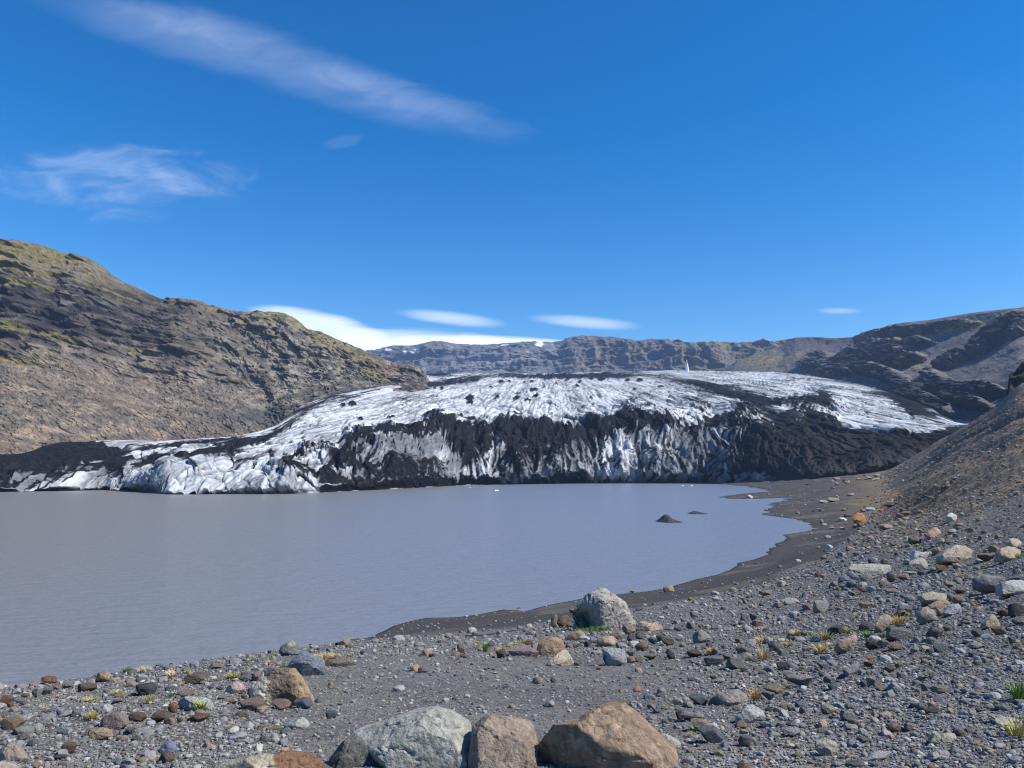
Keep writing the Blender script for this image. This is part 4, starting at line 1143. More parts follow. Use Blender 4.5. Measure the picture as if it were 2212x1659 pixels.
outline_rock('7', [(1085, 920), (1090, 830), (1120, 790), (1190, 775), (1260, 790), (1305, 840), (1300, 890), (1250, 940), (1150, 960)],
             'mottled brown and grey boulder at the foot of the huddle of boulders', 'the mottled boulder', 955, 4, 0.42, 7, 0.04, cf((0.235, 0.205, 0.175), (0.16, 0.13, 0.105), (0.30, 0.28, 0.25)), seed=35)
outline_rock('7', [(1755, 990), (1770, 930), (1830, 860), (1890, 850), (1950, 890), (1965, 940), (1930, 985), (1850, 1000)],
             'egg-shaped tan boulder with a wide black shadow side', 'the egg-shaped boulder', 995, 5, 0.42, 6, 0.03, cf((0.30, 0.255, 0.19), (0.2, 0.165, 0.12), (0.37, 0.32, 0.25)), seed=36, lo=0.62)
outline_rock('7', [(640, 1060), (665, 950), (690, 860), (760, 850), (830, 870), (820, 950), (760, 990), (730, 1060)],
             'tall brown leaning slab beside the biggest yellow grass tuft', 'the leaning brown slab', 1055, 4, 0.4, 8, 0.04, cf((0.27, 0.215, 0.165), (0.18, 0.14, 0.105), (0.35, 0.28, 0.22)), seed=37)
outline_rock('7', [(225, 1260), (290, 1110), (370, 1060), (470, 1110), (440, 1150), (380, 1180), (350, 1270), (280, 1275)],
             'slanting pink-brown slab among yellow tufts', 'the slanting pink slab', 1270, 4, 0.4, 7, 0.04, cf((0.28, 0.205, 0.165), (0.19, 0.13, 0.1), (0.36, 0.28, 0.24)), seed=38)
outline_rock('8', [(768, 460), (772, 400), (790, 368), (830, 362), (868, 378), (876, 430), (862, 458), (820, 470)],
             'upright orange-brown block standing on the beach', 'the orange beach block', 470, 5, 0.42, 7, 0.03, cf((0.33, 0.175, 0.07), (0.24, 0.12, 0.045), (0.40, 0.23, 0.1)), seed=39)
outline_rock('8', [(1552, 430), (1558, 385), (1590, 362), (1630, 385), (1648, 420), (1620, 435), (1580, 440)],
             'round white boulder on the scree above the orange beach block', 'the round white boulder', 438, 5, 0.42, 5, 0.04, cf((0.46, 0.46, 0.42), (0.2, 0.2, 0.18), (0.55, 0.55, 0.5), 0.6, 0.4, 4), seed=40, lo=0.65)
outline_rock('8', [(1385, 585), (1400, 520), (1440, 485), (1500, 495), (1515, 520), (1470, 550), (1450, 580)],
             'salmon-pink angular boulder with a dark side on the lower scree', 'the salmon-pink boulder', 583, 4, 0.42, 8, 0.04, cf((0.38, 0.26, 0.2), (0.24, 0.16, 0.12), (0.46, 0.34, 0.27)), seed=41)
outline_rock('1', [(-60, 1330), (-40, 1150), (40, 1050), (130, 1015), (230, 1070), (310, 1150), (355, 1240), (330, 1310), (200, 1380), (0, 1400)],
             'smooth round brown rock in the bottom corner behind cream fur', 'the round corner rock', 1330, 5, 0.42, 5, 0.03, cf((0.25, 0.205, 0.165), (0.16, 0.125, 0.095), (0.3, 0.26, 0.215)), seed=42, lo=0.65)
outline_rock('1', [(1195, 200), (1220, 150), (1290, 130), (1350, 138), (1395, 175), (1398, 220), (1330, 270), (1240, 272), (1200, 245)],
             'round cracked brown stone standing at the very edge of the bank', 'the round bank-edge stone', 275, 4, 0.45, 7, 0.04, cf((0.27, 0.20, 0.13), (0.17, 0.12, 0.08), (0.34, 0.27, 0.19)), seed=43, lo=0.6)
outline_rock('1', [(1255, 800), (1300, 740), (1400, 680), (1500, 640), (1580, 645), (1605, 740), (1560, 800), (1480, 850), (1400, 880), (1280, 850)],
             'dark brown cracked slab, largest of the flat stones on the bank', 'the cracked bank slab', 880, 5, 0.4, 8, 0.035, cf((0.185, 0.145, 0.12), (0.12, 0.09, 0.075), (0.24, 0.195, 0.165)), seed=44)
outline_rock('1', [(975, 1000), (1010, 930), (1100, 860), (1200, 850), (1300, 845), (1390, 880), (1410, 920), (1350, 960), (1230, 975), (1130, 985), (1020, 1005)],
             'flat tan-brown slab lying just below the cracked bank slab', 'the flat tan-brown slab', 1000, 5, 0.4, 8, 0.035, cf((0.225, 0.175, 0.115), (0.15, 0.11, 0.075), (0.29, 0.235, 0.165)), seed=45)
outline_rock('1', [(1155, 640), (1170, 570), (1240, 540), (1330, 545), (1400, 575), (1410, 640), (1330, 690), (1220, 680)],
             'rounded pale lilac-grey stone behind a spiky grass tuft', 'the pale lilac stone', 690, 4, 0.42, 6, 0.04, cf((0.29, 0.275, 0.265), (0.2, 0.19, 0.18), (0.37, 0.355, 0.345)), seed=46, lo=0.6)
outline_rock('2', [(10, 1060), (20, 1000), (90, 950), (200, 920), (300, 920), (400, 960), (460, 1020), (455, 1090), (300, 1110), (100, 1130), (20, 1100)],
             'pale scalloped grey boulder with a grass tuft growing against it', 'the scalloped grey boulder', 1110, 5, 0.42, 9, 0.05, cf((0.28, 0.285, 0.28), (0.19, 0.195, 0.195), (0.37, 0.375, 0.37)), seed=47)
outline_rock('2', [(590, 840), (640, 780), (730, 742), (810, 755), (848, 810), (830, 870), (720, 895), (640, 900), (598, 880)],
             'rounded pink stone close to the split brown boulder', 'the rounded pink stone', 900, 4, 0.42, 6, 0.03, cf((0.33, 0.255, 0.235), (0.24, 0.18, 0.165), (0.42, 0.34, 0.32)), seed=48, lo=0.6)
outline_rock('2', [(1320, 1340), (1350, 1260), (1420, 1200), (1520, 1185), (1580, 1230), (1630, 1290), (1650, 1345), (1480, 1360)],
             'pale grey triangular stone alone on fine gravel below the split brown boulder', 'the pale triangular stone', 1350, 4, 0.42, 7, 0.03, cf((0.28, 0.275, 0.255), (0.2, 0.195, 0.18), (0.35, 0.345, 0.325)), seed=49)
outline_rock('1', [(1970, 1160), (2000, 1060), (2070, 1000), (2160, 1005), (2205, 1060), (2205, 1130), (2100, 1165), (2000, 1175)],
             'smooth blue stone sitting just behind a small brown one', 'the smooth blue stone', 1165, 4, 0.42, 5, 0.03, cf((0.15, 0.175, 0.225), (0.1, 0.12, 0.165), (0.22, 0.24, 0.28)), seed=50, lo=0.65)

# ---- further stones: boxes read off the photograph, tile by tile (x0, y0, x1, y1, colour)
BOX = {
    '1': "520,208,700,300,r;610,305,735,370,k;775,275,895,355,l;985,300,1185,400,n;400,340,520,465,l;520,345,650,440,g;165,470,305,535,b;0,450,160,565,r;90,540,165,600,r;120,590,225,670,l;205,355,290,430,n;"
         "700,630,800,710,l;900,630,990,715,g;1060,600,1130,655,l;1690,300,1930,455,d;2060,310,2205,390,b;1890,300,2005,345,g;1280,358,1365,400,l;1190,335,1255,360,w;1380,332,1435,362,l;1610,205,1675,228,c;1470,198,1540,226,g;"
         "1590,650,1830,770,t;1900,640,2130,770,n;2090,530,2205,660,r;50,730,280,880,t;180,840,420,940,l;210,930,350,1010,k;775,1035,955,1175,n;740,1265,865,1340,l;1985,1145,2165,1280,n;1900,845,1995,910,w;1650,945,1750,1020,g;"
         "720,880,845,950,b;1560,850,1660,945,g;660,1200,825,1270,d;450,765,565,810,g;0,640,85,720,k;1145,455,1250,500,k;510,625,590,665,g;590,600,690,650,b;270,430,370,490,t;240,520,330,570,t;1160,790,1225,830,l;560,800,660,850,n;"
         "1400,1240,1535,1300,b;1360,1000,1440,1040,l;440,890,510,950,l;1060,995,1150,1025,l;1730,545,1800,590,g;1430,420,1560,470,k;1390,490,1525,545,g",
    '2': "770,672,915,750,b;915,620,1040,735,p;775,620,865,680,t;110,645,390,780,t;855,830,930,945,b;770,965,1070,1115,p;1175,965,1395,1105,p;1455,950,1675,1080,b;790,895,860,955,k;440,640,510,680,l;840,405,965,490,l;610,560,680,605,l;"
         "400,535,560,585,k;1120,350,1180,390,g;0,850,200,940,k;210,1105,345,1170,l;1830,1105,1995,1200,b;1820,465,1930,550,t;1940,445,2212,555,k;635,980,730,1030,k;130,1200,370,1250,r;0,1200,75,1260,t;1985,1000,2060,1040,p;1110,1110,1160,1145,w;"
         "995,1290,1075,1335,p;365,790,450,840,b;490,795,580,850,g;1150,1310,1310,1360,k;540,1150,640,1190,l;490,930,590,970,k;2080,280,2150,320,t;900,305,1010,370,b;490,695,570,740,l;1370,1040,1415,1080,l",
    '3': "1165,375,1245,550,k;1245,390,1400,545,t;1370,485,1485,555,t;1395,305,1475,355,t;755,293,805,325,r;0,750,100,860,k;660,780,1030,905,p;490,825,610,925,n;40,890,165,920,k;2050,520,2212,640,k;1910,625,2050,690,t;1970,730,2080,805,l;1435,740,1530,790,n;"
         "1580,715,1670,790,d;1630,665,1740,740,l;2105,910,2212,985,k;2110,830,2212,910,l;850,690,950,760,t;570,1265,630,1310,l;285,1145,330,1180,k;2145,78,2212,110,k;1160,575,1230,615,l;2115,615,2212,720,g;1730,1040,1790,1070,d;1525,700,1600,735,l;2120,1150,2190,1190,b;380,720,480,780,g;1450,970,1520,1015,k",
    '4': "0,745,105,850,g;160,825,270,910,b;265,805,370,880,n;325,830,485,925,n;480,805,610,865,l;545,880,620,945,l;10,880,170,995,t;660,975,840,1070,n;120,1035,270,1105,k;0,1070,95,1130,t;405,1010,500,1095,d;1060,1015,1220,1110,g;870,1060,1110,1175,g;1145,1075,1370,1215,g;"
         "1255,920,1385,1030,l;1650,860,1830,1000,g;1780,975,1870,1060,l;1760,1130,1910,1225,d;1850,1245,2000,1330,l;1310,530,1420,625,b;1425,530,1515,610,b;1450,605,1575,690,k;645,630,740,720,b;780,640,870,710,l;690,510,780,590,b;475,690,575,750,g;1775,115,1880,190,c;1545,240,1690,305,t;"
         "960,325,1050,380,w;660,325,725,365,o;1290,360,1345,415,l;1345,350,1395,410,t;1740,385,1840,460,p;1830,350,2030,410,l;2085,405,2212,490,p;1280,620,1365,670,l;880,890,960,960,b;700,1120,765,1160,l;385,1185,490,1230,l;945,715,1000,755,r;1195,640,1255,690,k;2010,530,2060,580,l;2010,640,2085,690,l;"
         "1540,1235,1630,1285,g;1250,840,1360,890,p;1895,775,1965,830,d;870,670,940,705,w;1430,1065,1530,1130,g;520,410,570,440,l;1420,1260,1480,1310,b;1210,540,1260,570,l;2065,740,2140,810,l",
    '5': "690,450,945,570,b;1610,325,1880,435,k;1600,390,1740,500,l;1890,180,2205,340,l;1820,140,2000,230,l;510,630,610,740,d;580,690,850,760,l;695,745,920,900,c;820,840,1085,1045,b;1305,940,1460,1090,g;980,1115,1105,1195,c;340,810,400,870,l;1895,545,1990,640,l;2045,595,2130,680,g;2000,530,2155,590,b;1620,585,1715,650,d;"
         "1835,835,2055,965,l;1880,755,2020,835,g;1775,795,1870,860,l;325,585,415,630,k;90,400,190,440,g;655,215,765,260,b;970,240,1110,285,l;1420,155,1480,200,b;1195,175,1235,200,p;1310,1255,1410,1330,l;1465,1205,1530,1245,b;1725,1155,1770,1190,w;1180,1040,1220,1075,w;155,540,260,610,l;220,610,320,665,b;2020,360,2110,420,b;"
         "1975,1155,2080,1210,k;1975,1250,2070,1290,l;520,1180,590,1240,l;1220,570,1310,620,k;940,190,1010,240,n;250,410,340,460,b;1210,990,1290,1035,k;1730,610,1870,655,l",
    '6': "50,20,180,95,g;60,110,120,180,l;120,180,210,260,g;145,250,265,310,b;750,45,865,130,k;860,30,940,90,k;730,120,800,175,l;570,185,665,295,l;500,215,580,280,b;450,215,500,270,w;665,265,770,325,k;1130,245,1240,325,g;1250,265,1400,350,c;1050,215,1110,260,l;1690,0,1775,55,l;1785,0,1860,40,l;1380,110,1425,155,w;1670,330,1765,380,l;"
         "80,480,230,580,l;290,535,430,640,l;335,455,430,520,l;620,470,715,515,l;840,445,905,485,w;1030,445,1120,505,l;1090,450,1195,540,l;1170,510,1330,570,d;790,690,900,785,k;960,690,1075,770,k;800,645,895,710,g;1505,740,1605,815,k;1795,485,1855,540,p;1920,490,2045,550,b;1985,605,2120,670,w;1935,695,1985,735,l;1660,475,1755,515,l;1615,380,1685,420,g;"
         "45,730,150,770,k;310,1000,365,1040,l;200,1070,305,1127,l;360,1075,540,1127,g;600,1090,700,1127,b;1645,870,1715,910,l;840,925,905,960,b;1450,895,1495,940,p;470,820,600,870,g;165,580,240,620,d;540,15,640,75,n;1620,1050,1690,1110,k;2080,900,2110,950,t;890,130,965,185,p;940,405,985,445,k;1560,320,1610,360,b;1220,125,1285,200,c",
    '7': "280,450,375,510,b;355,490,465,570,b;780,400,880,510,g;880,425,1010,500,t;700,500,800,550,p;220,600,305,670,b;230,560,320,610,k;375,605,445,660,c;470,560,605,625,r;10,715,165,835,l;1100,380,1220,435,b;1290,330,1390,410,t;1470,330,1525,380,k;970,400,1090,440,w;1740,210,1900,300,t;1845,135,1950,215,k;2040,720,2212,870,d;1935,810,2080,890,r;"
         "1885,985,2025,1075,t;2085,455,2200,495,b;1700,440,1990,640,g;1570,870,1655,920,c;1560,920,1640,960,b;1205,985,1370,1120,g;1200,1090,1285,1170,l;1260,1145,1415,1240,l;1190,1205,1270,1275,b;780,990,1030,1130,g;690,1115,800,1200,l;560,1120,690,1225,d;780,1170,970,1240,t;1030,1205,1110,1265,l;505,945,640,1040,d;175,965,345,1060,d;770,980,860,1045,g;"
         "870,810,970,880,k;980,780,1050,860,k;1480,670,1590,760,k;1600,695,1680,755,p;1375,510,1515,570,k;1490,590,1600,650,k;1635,1140,1770,1220,l;2050,1085,2130,1165,g;2095,370,2165,440,b;140,118,212,165,w;110,20,185,55,l;735,22,800,45,c;345,140,430,185,p;80,240,145,280,t;520,80,570,110,n;1185,0,1280,65,p;1010,45,1130,115,n;30,410,100,455,n;80,430,155,465,p;"
         "540,1280,660,1327,p;680,1280,755,1327,w;830,1290,900,1327,l;2090,910,2200,965,b;1085,770,1140,820,b;1355,975,1455,1030,k;760,580,890,630,k;1680,1005,1780,1090,g;1230,120,1310,150,b;1075,110,1115,140,c;1790,690,1845,725,b;720,270,790,330,p;910,640,970,680,p;490,730,590,790,k",
    '8': "640,405,710,435,w;770,455,815,490,k;805,450,850,488,n;1000,465,1105,510,t;490,415,520,455,k;500,450,545,470,c;830,335,880,360,t;880,318,955,350,l;980,335,1030,358,r;1045,290,1115,322,n;610,65,662,92,c;692,95,735,120,k;618,108,650,130,l;800,68,840,88,p;2065,585,2100,600,k;615,215,642,242,w;520,550,580,580,l;1025,553,1075,572,c;545,630,600,670,w;720,572,760,615,g;"
         "860,600,890,628,t;710,650,775,690,p;1165,290,1205,312,n;890,430,935,452,p;1515,145,1550,190,n;490,735,545,765,t;1560,500,1640,540,l;1970,470,2060,500,l;1860,510,1900,540,k;2000,465,2060,500,l;1170,365,1280,390,t;1050,270,1110,290,k;1460,385,1500,408,t;930,75,1000,92,c;940,40,1000,62,l;880,60,930,80,k;1240,575,1340,635,n;1610,540,1660,575,l;"
         "1140,420,1175,445,c;1290,630,1330,655,c;560,480,610,500,l;655,485,700,505,l;670,330,710,350,t;1380,450,1410,468,w;1620,80,1660,100,l;1765,310,1805,340,k;485,260,560,285,k;555,252,655,270,k;1740,375,1765,395,n;1550,595,1580,620,c;1470,555,1510,580,l",
}


def proto_for(rng, w_, h_, col_):
    if w_ > 2.3 * h_:
        pool = [i for i, p in enumerate(PROTO) if p[0] == 'flat']
    else:
        pool = [i for i, p in enumerate(PROTO) if p[0] == ('rounded' if rng.random() < 0.18 else 'angular')]
    return int(rng.choice(pool))


rs = np.random.default_rng(31)
todo = []
for t, txt in BOX.items():
    for e in txt.split(';'):
        a = e.strip().split(',')
        x0, y0 = tv(t, float(a[0]), float(a[1]))
        x1, y1 = tv(t, float(a[2]), float(a[3]))
        todo.append(((x0 + x1) / 2, y1, x1 - x0, y1 - y0, a[4]))
seen_ = []
for s_ in todo:                        # tiles overlap: keep one of any stone met twice
    if all(math.hypot(s_[0] - q[0], s_[1] - q[1]) > 0.45 * min(s_[2], q[2]) for q in seen_):
        seen_.append(s_)
todo = seen_


def place_stone(px, pyb, wpx, hpx, ck, idx=None, rgb=None):
    h = ground_hit(px, pyb)
    Y = h[1]
    dist = math.hypot(Y, h[0])
    wd = wpx * Y / F
    dep = math.atan2(-h[2], dist)
    dpt = wd * rs.uniform(0.7, 0.95)
    hz = max(hpx * Y / F - dpt * 0.55 * math.sin(max(dep, 0)), 0.30 * wd, 0.45 * hpx * Y / F)
    i = proto_for(rs, wpx, hpx, ck) if idx is None else idx
    o = bpy.data.objects.new('stone', PROTO[i][1])
    COL.objects.link(o)
    flip = rs.integers(0, 2)
    o.rotation_euler = (rs.uniform(-0.1, 0.1), rs.uniform(-0.12, 0.12), math.pi * flip + rs.uniform(-0.35, 0.35))
    o.scale = (wd * 1.04, dpt, hz * 1.18)
    u_ = np.array([h[0], h[1]]) / dist
    o.location = (h[0] + u_[0] * dpt * 0.42, h[1] + u_[1] * dpt * 0.42, h[2] + hz * 0.40 + max(0.0, 0.0))
    c = np.array(rgb if rgb is not None else PAL[ck]) * rs.uniform(0.85, 1.15) * np.array([1 + rs.uniform(-0.05, 0.05), 1, 1 + rs.uniform(-0.05, 0.05)])
    o.color = (*[float(min(1, v)) for v in c], 1)
    return o, PROTO[i][0]


NEARBY = {}


def relation(px, py, k=0):
    a = sorted(ANCH, key=lambda q: math.hypot((q[0] - px), (q[1] - py) * 1.6))[k]
    dx, dy = px - a[0], (py - a[1]) * 1.6
    far = math.hypot(dx, dy)
    side = 'left' if dx < 0 else 'right'
    dep = 'behind' if dy < 0 else 'in front'
    if abs(dx) > 2.2 * abs(dy):
        r = f'{side} of {a[2]}'
    elif abs(dy) > 2.2 * abs(dx):
        r = f'behind {a[2]}' if dy < 0 else f'in front of {a[2]}'
    else:
        r = f'{dep} and {side} of {a[2]}'
    near = 'close ' if far < 45 else ('' if far < 110 else 'well ')
    return near + r


def auto_label(px, py, wpx, hpx, ck, shape, noun='stone'):
    asp = wpx / max(hpx, 1)
    sh = 'flat' if asp > 2.2 else ('upright' if asp < 1.05 else shape)
    size = 'large' if wpx > 52 else ('medium' if wpx > 30 else ('small' if wpx > 16 else 'tiny'))
    for k in (0, 1, 2, 3):
        for form in (f'{size} {CNAME[ck]} {noun} {relation(px, py, k)}', f'{size} {sh} {CNAME[ck]} {noun} {relation(px, py, k)}'):
            if form not in LABELS and len(form.split()) <= 16:
                return claim(form)
    for tail in ('its base half buried', 'standing clear of the gravel', 'ringed by fine gravel', 'with smaller chips around it', 'lying in loose gravel'):
        form = f'{size} {sh} {CNAME[ck]} {noun} {relation(px, py, 0)}, {tail}'
        if form not in LABELS and len(form.replace(',', '').split()) <= 16:
            return claim(form)
    return None


for (px, pyb, wpx, hpx, ck) in todo:
    o, shape = place_stone(px, pyb, wpx, hpx, ck)
    o['label'] = auto_label(px, pyb, wpx, hpx, ck, shape) or f'{CNAME[ck]} stone lying among many alike on the gravel'
    o['category'] = 'stone'
    o['group'] = 'stones strewn over the gravel'
    NAMED.append((px, pyb, wpx))

# ---- everything smaller: rubble and gravel nobody could count
def scatter(n, sizes, dens, seed, sub, pal, kindlo):
    rng = np.random.default_rng(seed)
    protos = [unit_rock(600 + seed * 10 + i, sub, 9 if sub > 1 else 4, kindlo, 0.03, 0.2) for i in range(8)]
    px = rng.uniform(-240, 2430, n * 3)
    py = rng.uniform(850, 1720, n * 3)
    u1 = rng.random(n * 3)
    VV, FF, CC, off = [], [], [], 0
    cnt = 0
    nb = np.array(NAMED)
    for x, y, r1 in zip(px, py, u1):
        if cnt >= n:
            break
        d = dens(x, y)
        if r1 > d:
            continue
        h = ground_hit(x, y)
        if h[2] < -EYE + 0.05 or abs(project(h)[1] - y) > 6:
            continue
        spx = sizes(rng, x, y)
        if len(nb) and spx > 7:
            q = nb[np.argmin(np.abs(nb[:, 0] - x) + np.abs(nb[:, 1] - y))]
            if math.hypot(q[0] - x, (q[1] - y) * 1.4) < q[2] * 0.45:
                continue
        w_ = spx * h[1] / F
        V, Fc = protos[int(rng.integers(0, 8))]
        a = rng.uniform(0, 6.283)
        c_, s_ = math.cos(a), math.sin(a)
        S = V * np.array([w_, w_ * rng.uniform(0.6, 1), w_ * rng.uniform(0.4, 0.85)])
        S = np.stack([S[:, 0] * c_ - S[:, 1] * s_, S[:, 0] * s_ + S[:, 1] * c_, S[:, 2]], -1) + h + np.array([0, 0, w_ * 0.16])
        VV.append(S)
        FF.append(Fc + off)
        off += len(V)
        k_ = pal(rng, x, y)
        c0 = np.array(PAL[k_])
        c0 = c0 * 0.6 + c0.mean() * 0.4 if sub == 1 else c0
        CC.append(np.broadcast_to(c0 * rng.uniform(0.7, 1.2), V.shape))
        cnt += 1
    return np.concatenate(VV), np.concatenate(FF), np.concatenate(CC)


def density(x, y):
    if y < 1040:
        return 0.65 if x > 1870 and y > np.interp(x, [1870, 1900, 1990, 2070, 2150, 2212], [1042, 1030, 987, 946, 897, 846]) else 0.0
    d = 0.12 if 620 < x < 1500 and y > 1420 else 0.28
    if x > 1350:
        d = 0.22 + 0.68 * min(1, (x - 1350) / 350)
    if x > 1800 and y < 1150:
        d = 0.75
    if x < 620 and y > 1400:
        d = 0.75
    if x < 1300 and 1375 < y < 1420:
        d = 0.8
    if 1150 < x < 1450 and 1330 < y < 1400:
        d = 0.85
    # the smooth sand of the beach
    sand_top = np.interp(x, [760, 900, 1100, 1300, 1400, 1520, 1640, 1760, 1850, 1900], [1385, 1375, 1358, 1325, 1308, 1288, 1262, 1215, 1150, 1060])
    if x < 1900 and y < sand_top:
        d = 0.06 if y > 1130 else 0.10
    return d


def sizes_mid(rng, x, y):
    k = 6.5 + 8 * rng.pareto(3.2)
    return min(k, 26) * np.interp(y, [900, 1040, 1120, 1250, 1500, 1660], [0.4, 0.5, 0.65, 0.9, 1.0, 1.1])


def sizes_small(rng, x, y):
    k = 2.6 + 2.2 * rng.pareto(3.0)
    return min(k, 8) * np.interp(y, [1040, 1200, 1660], [0.8, 1.0, 1.25])


def pal_(rng, x, y):
    if y < 1190 and x > 1750:
        return rng.choice(list('gltkkpntcnd'))
    return rng.choice(list('gggggggggglllbddtkn'))


V, Fc, C_ = scatter(8500, sizes_mid, density, 3, 2, pal_, 0.5)
link('rubble', make_mesh('rubble', V, Fc, C_, smooth=False, mat=M_PEBBLE), kind='stuff')
V, Fc, C_ = scatter(90000, sizes_small, lambda x, y: (0.30 if 620 < x < 1500 and y > 1420 else 0.25 + 0.75 * density(x, y)) if density(x, y) > 0.11 else 0.07, 4, 1, pal_, 0.6)
link('gravel', make_mesh('gravel', V, Fc, C_, smooth=False, mat=M_PEBBLE), kind='stuff')


# ================================================================== GRASS TUFTS, PLANTS
def blades(rng, n, spread, hgt, lean, wid):
    VV, FF = [], []
    for i in range(n):
        r_, a = spread * math.sqrt(rng.random()), rng.uniform(0, 6.283)
        x, y = r_ * math.cos(a), r_ * math.sin(a)
        d = a + rng.normal(0, 0.6)
        L_ = hgt * rng.uniform(0.5, 1.0)
        ln = lean * rng.uniform(0.3, 1.2)
        t_ = np.array([0, 0.4, 0.75, 1.0])
        cx_ = x + np.cos(d) * ln * L_ * t_ ** 1.8
        cy_ = y + np.sin(d) * ln * L_ * t_ ** 1.8
        cz_ = L_ * t_ * (1 - 0.25 * ln * t_)
        w_ = wid * np.array([1, 0.85, 0.55, 0.08])
        sx, sy = -math.sin(d) , math.cos(d)
        o_ = len(VV) * 8
        VV.append(np.concatenate([np.stack([cx_ - sx * w_, cy_ - sy * w_, cz_], -1), np.stack([cx_ + sx * w_, cy_ + sy * w_, cz_], -1)]))
        for k_ in range(3):
            FF.append((o_ + k_, o_ + k_ + 1, o_ + 5 + k_, o_ + 4 + k_))
    return np.concatenate(VV), np.array(FF)


rg = np.random.default_rng(77)
TUFT = []
for k in range(5):
    V, Fc = blades(rg, 90, 0.30, 1.0, 0.75, 0.022)
    TUFT.append(make_mesh('grass_tuft', V, Fc, mat=M_GRASS))
GC = {'y': (0.48, 0.37, 0.12), 'g': (0.14, 0.20, 0.035), 'o': (0.30, 0.28, 0.06), 'd': (0.52, 0.38, 0.19)}
GN = {'y': 'yellow', 'g': 'green', 'o': 'olive green', 'd': 'dry straw-coloured'}
TF = [('1', 1510, 85, 1610, 175, 'g', 'green grass tuft breaking the skyline of the bank'), ('1', 1690, 95, 1850, 160, 'd', 'dry pale grass tuft along the bank edge'), ('1', 2050, 140, 2200, 235, 'd', None), ('1', 1390, 380, 1510, 455, 'y', None), ('1', 1020, 480, 1160, 535, 'y', None),
      ('1', 1790, 445, 1910, 560, 'o', None), ('1', 1020, 665, 1200, 770, 'o', 'spiky olive tuft in front of the pale lilac stone'), ('1', 690, 435, 750, 475, 'y', None), ('1', 355, 455, 410, 520, 'o', None), ('1', 520, 580, 600, 625, 'y', None),
      ('2', 1245, 510, 1335, 600, 'g', 'bright green tuft tucked against the blue-grey pyramid rock'), ('2', 1720, 400, 1860, 490, 'y', 'yellow tuft growing behind the blue-grey pyramid rock'), ('2', 1090, 485, 1190, 540, 'y', None), ('2', 580, 650, 760, 720, 'o', None), ('2', 180, 1020, 385, 1150, 'o', 'spiky green tuft growing against the scalloped grey boulder'),
      ('2', 95, 580, 150, 680, 'y', None), ('2', 5, 750, 70, 800, 'y', None), ('2', 845, 450, 905, 510, 'd', None), ('2', 2110, 395, 2180, 450, 'y', None), ('2', 1870, 405, 2000, 470, 'd', None), ('2', 1075, 1060, 1145, 1115, 'g', 'small green tuft in the shade under the split brown boulder'),
      ('3', 310, 735, 410, 865, 'g', 'upright bright green tuft beside pale gravel stones'), ('3', 215, 735, 275, 820, 'y', 'small yellow tuft paired with the upright green tuft'), ('3', 625, 745, 760, 830, 'o', None), ('3', 750, 700, 860, 775, 'o', None), ('3', 490, 790, 600, 850, 'o', None), ('3', 110, 710, 175, 745, 'y', None),
      ('4', 1515, 830, 1660, 895, 'y', None), ('4', 1955, 740, 2090, 820, 'y', None), ('4', 1840, 890, 1990, 955, 'o', None), ('4', 875, 955, 1015, 1055, 'y', None), ('4', 1525, 965, 1700, 1130, 'd', 'big dry straw tuft spilling over gravel'), ('4', 1370, 1045, 1445, 1120, 'd', None), ('4', 1865, 780, 1910, 850, 'y', None), ('4', 1770, 815, 1830, 850, 'y', None), ('4', 1570, 690, 1670, 745, 'd', None),
      ('5', 1440, 370, 1595, 525, 'y', 'dry yellow tuft beside the overhung brown slab'), ('5', 670, 905, 770, 970, 'o', None), ('5', 1870, 300, 1950, 370, 'g', None), ('5', 1790, 940, 1835, 985, 'g', None),
      ('6', 2090, 255, 2280, 470, 'g', 'large green grass clump at the picture edge'), ('6', 2040, 655, 2290, 830, 'y', 'large yellowing grass clump at the picture edge'), ('6', 545, 0, 640, 70, 'd', None),
      ('7', 830, 870, 1000, 985, 'y', 'biggest yellow tuft, beside the leaning brown slab'), ('7', 65, 1045, 210, 1130, 'o', None), ('7', 15, 1180, 180, 1275, 'y', None), ('7', 705, 1045, 775, 1100, 'g', None), ('7', 990, 830, 1055, 885, 'y', None), ('7', 1505, 420, 1580, 480, 'd', None), ('7', 1770, 395, 1825, 460, 'd', None), ('7', 440, 840, 505, 890, 'y', None),
      ('7', 1840, 540, 1920, 625, 'd', None), ('7', 530, 1035, 650, 1110, 'g', 'shaded green tuft in the hollow by the leaning brown slab'), ('7', 345, 985, 430, 1050, 'y', None), ('7', 585, 725, 640, 765, 'y', None), ('7', 0, 1040, 65, 1150, 'd', None), ('7', 2120, 200, 2210, 270, 'y', None), ('7', 1190, 1265, 1235, 1295, 'g', None)]
for (t, x0, y0, x1, y1, c, lab) in TF:
    (a0, b0), (a1, b1) = tv(t, x0, y0), tv(t, x1, y1)
    h = ground_hit((a0 + a1) / 2, b1 - 0.1 * (b1 - b0))
    o = bpy.data.objects.new('grass_tuft', TUFT[int(rg.integers(0, 5))])
    COL.objects.link(o)
    wd = (a1 - a0) * h[1] / F
    hg = (b1 - b0) * h[1] / F
    o.scale = (wd / 1.0, wd / 1.0, hg * 1.2)
    o.rotation_euler = (0, 0, rg.uniform(0, 6.28))
    o.location = (h[0], h[1] + 0.2 * wd, h[2] - 0.04 * hg)
    o.color = (*[float(v * rg.uniform(0.85, 1.15)) for v in GC[c]], 1)
    if lab is None:
        sz = 'small' if (a1 - a0) < 19 else 'low'
        lab = next((f for k in range(6) for f in (f'{sz} {GN[c]} grass tuft {relation((a0 + a1) / 2, b1, k)}',) if f not in LABELS), 'grass tuft in gravel among others alike')
    o['label'] = claim(lab) if lab not in LABELS else lab
    o['category'] = 'grass tuft'
    o['group'] = 'grass tufts growing in the gravel'

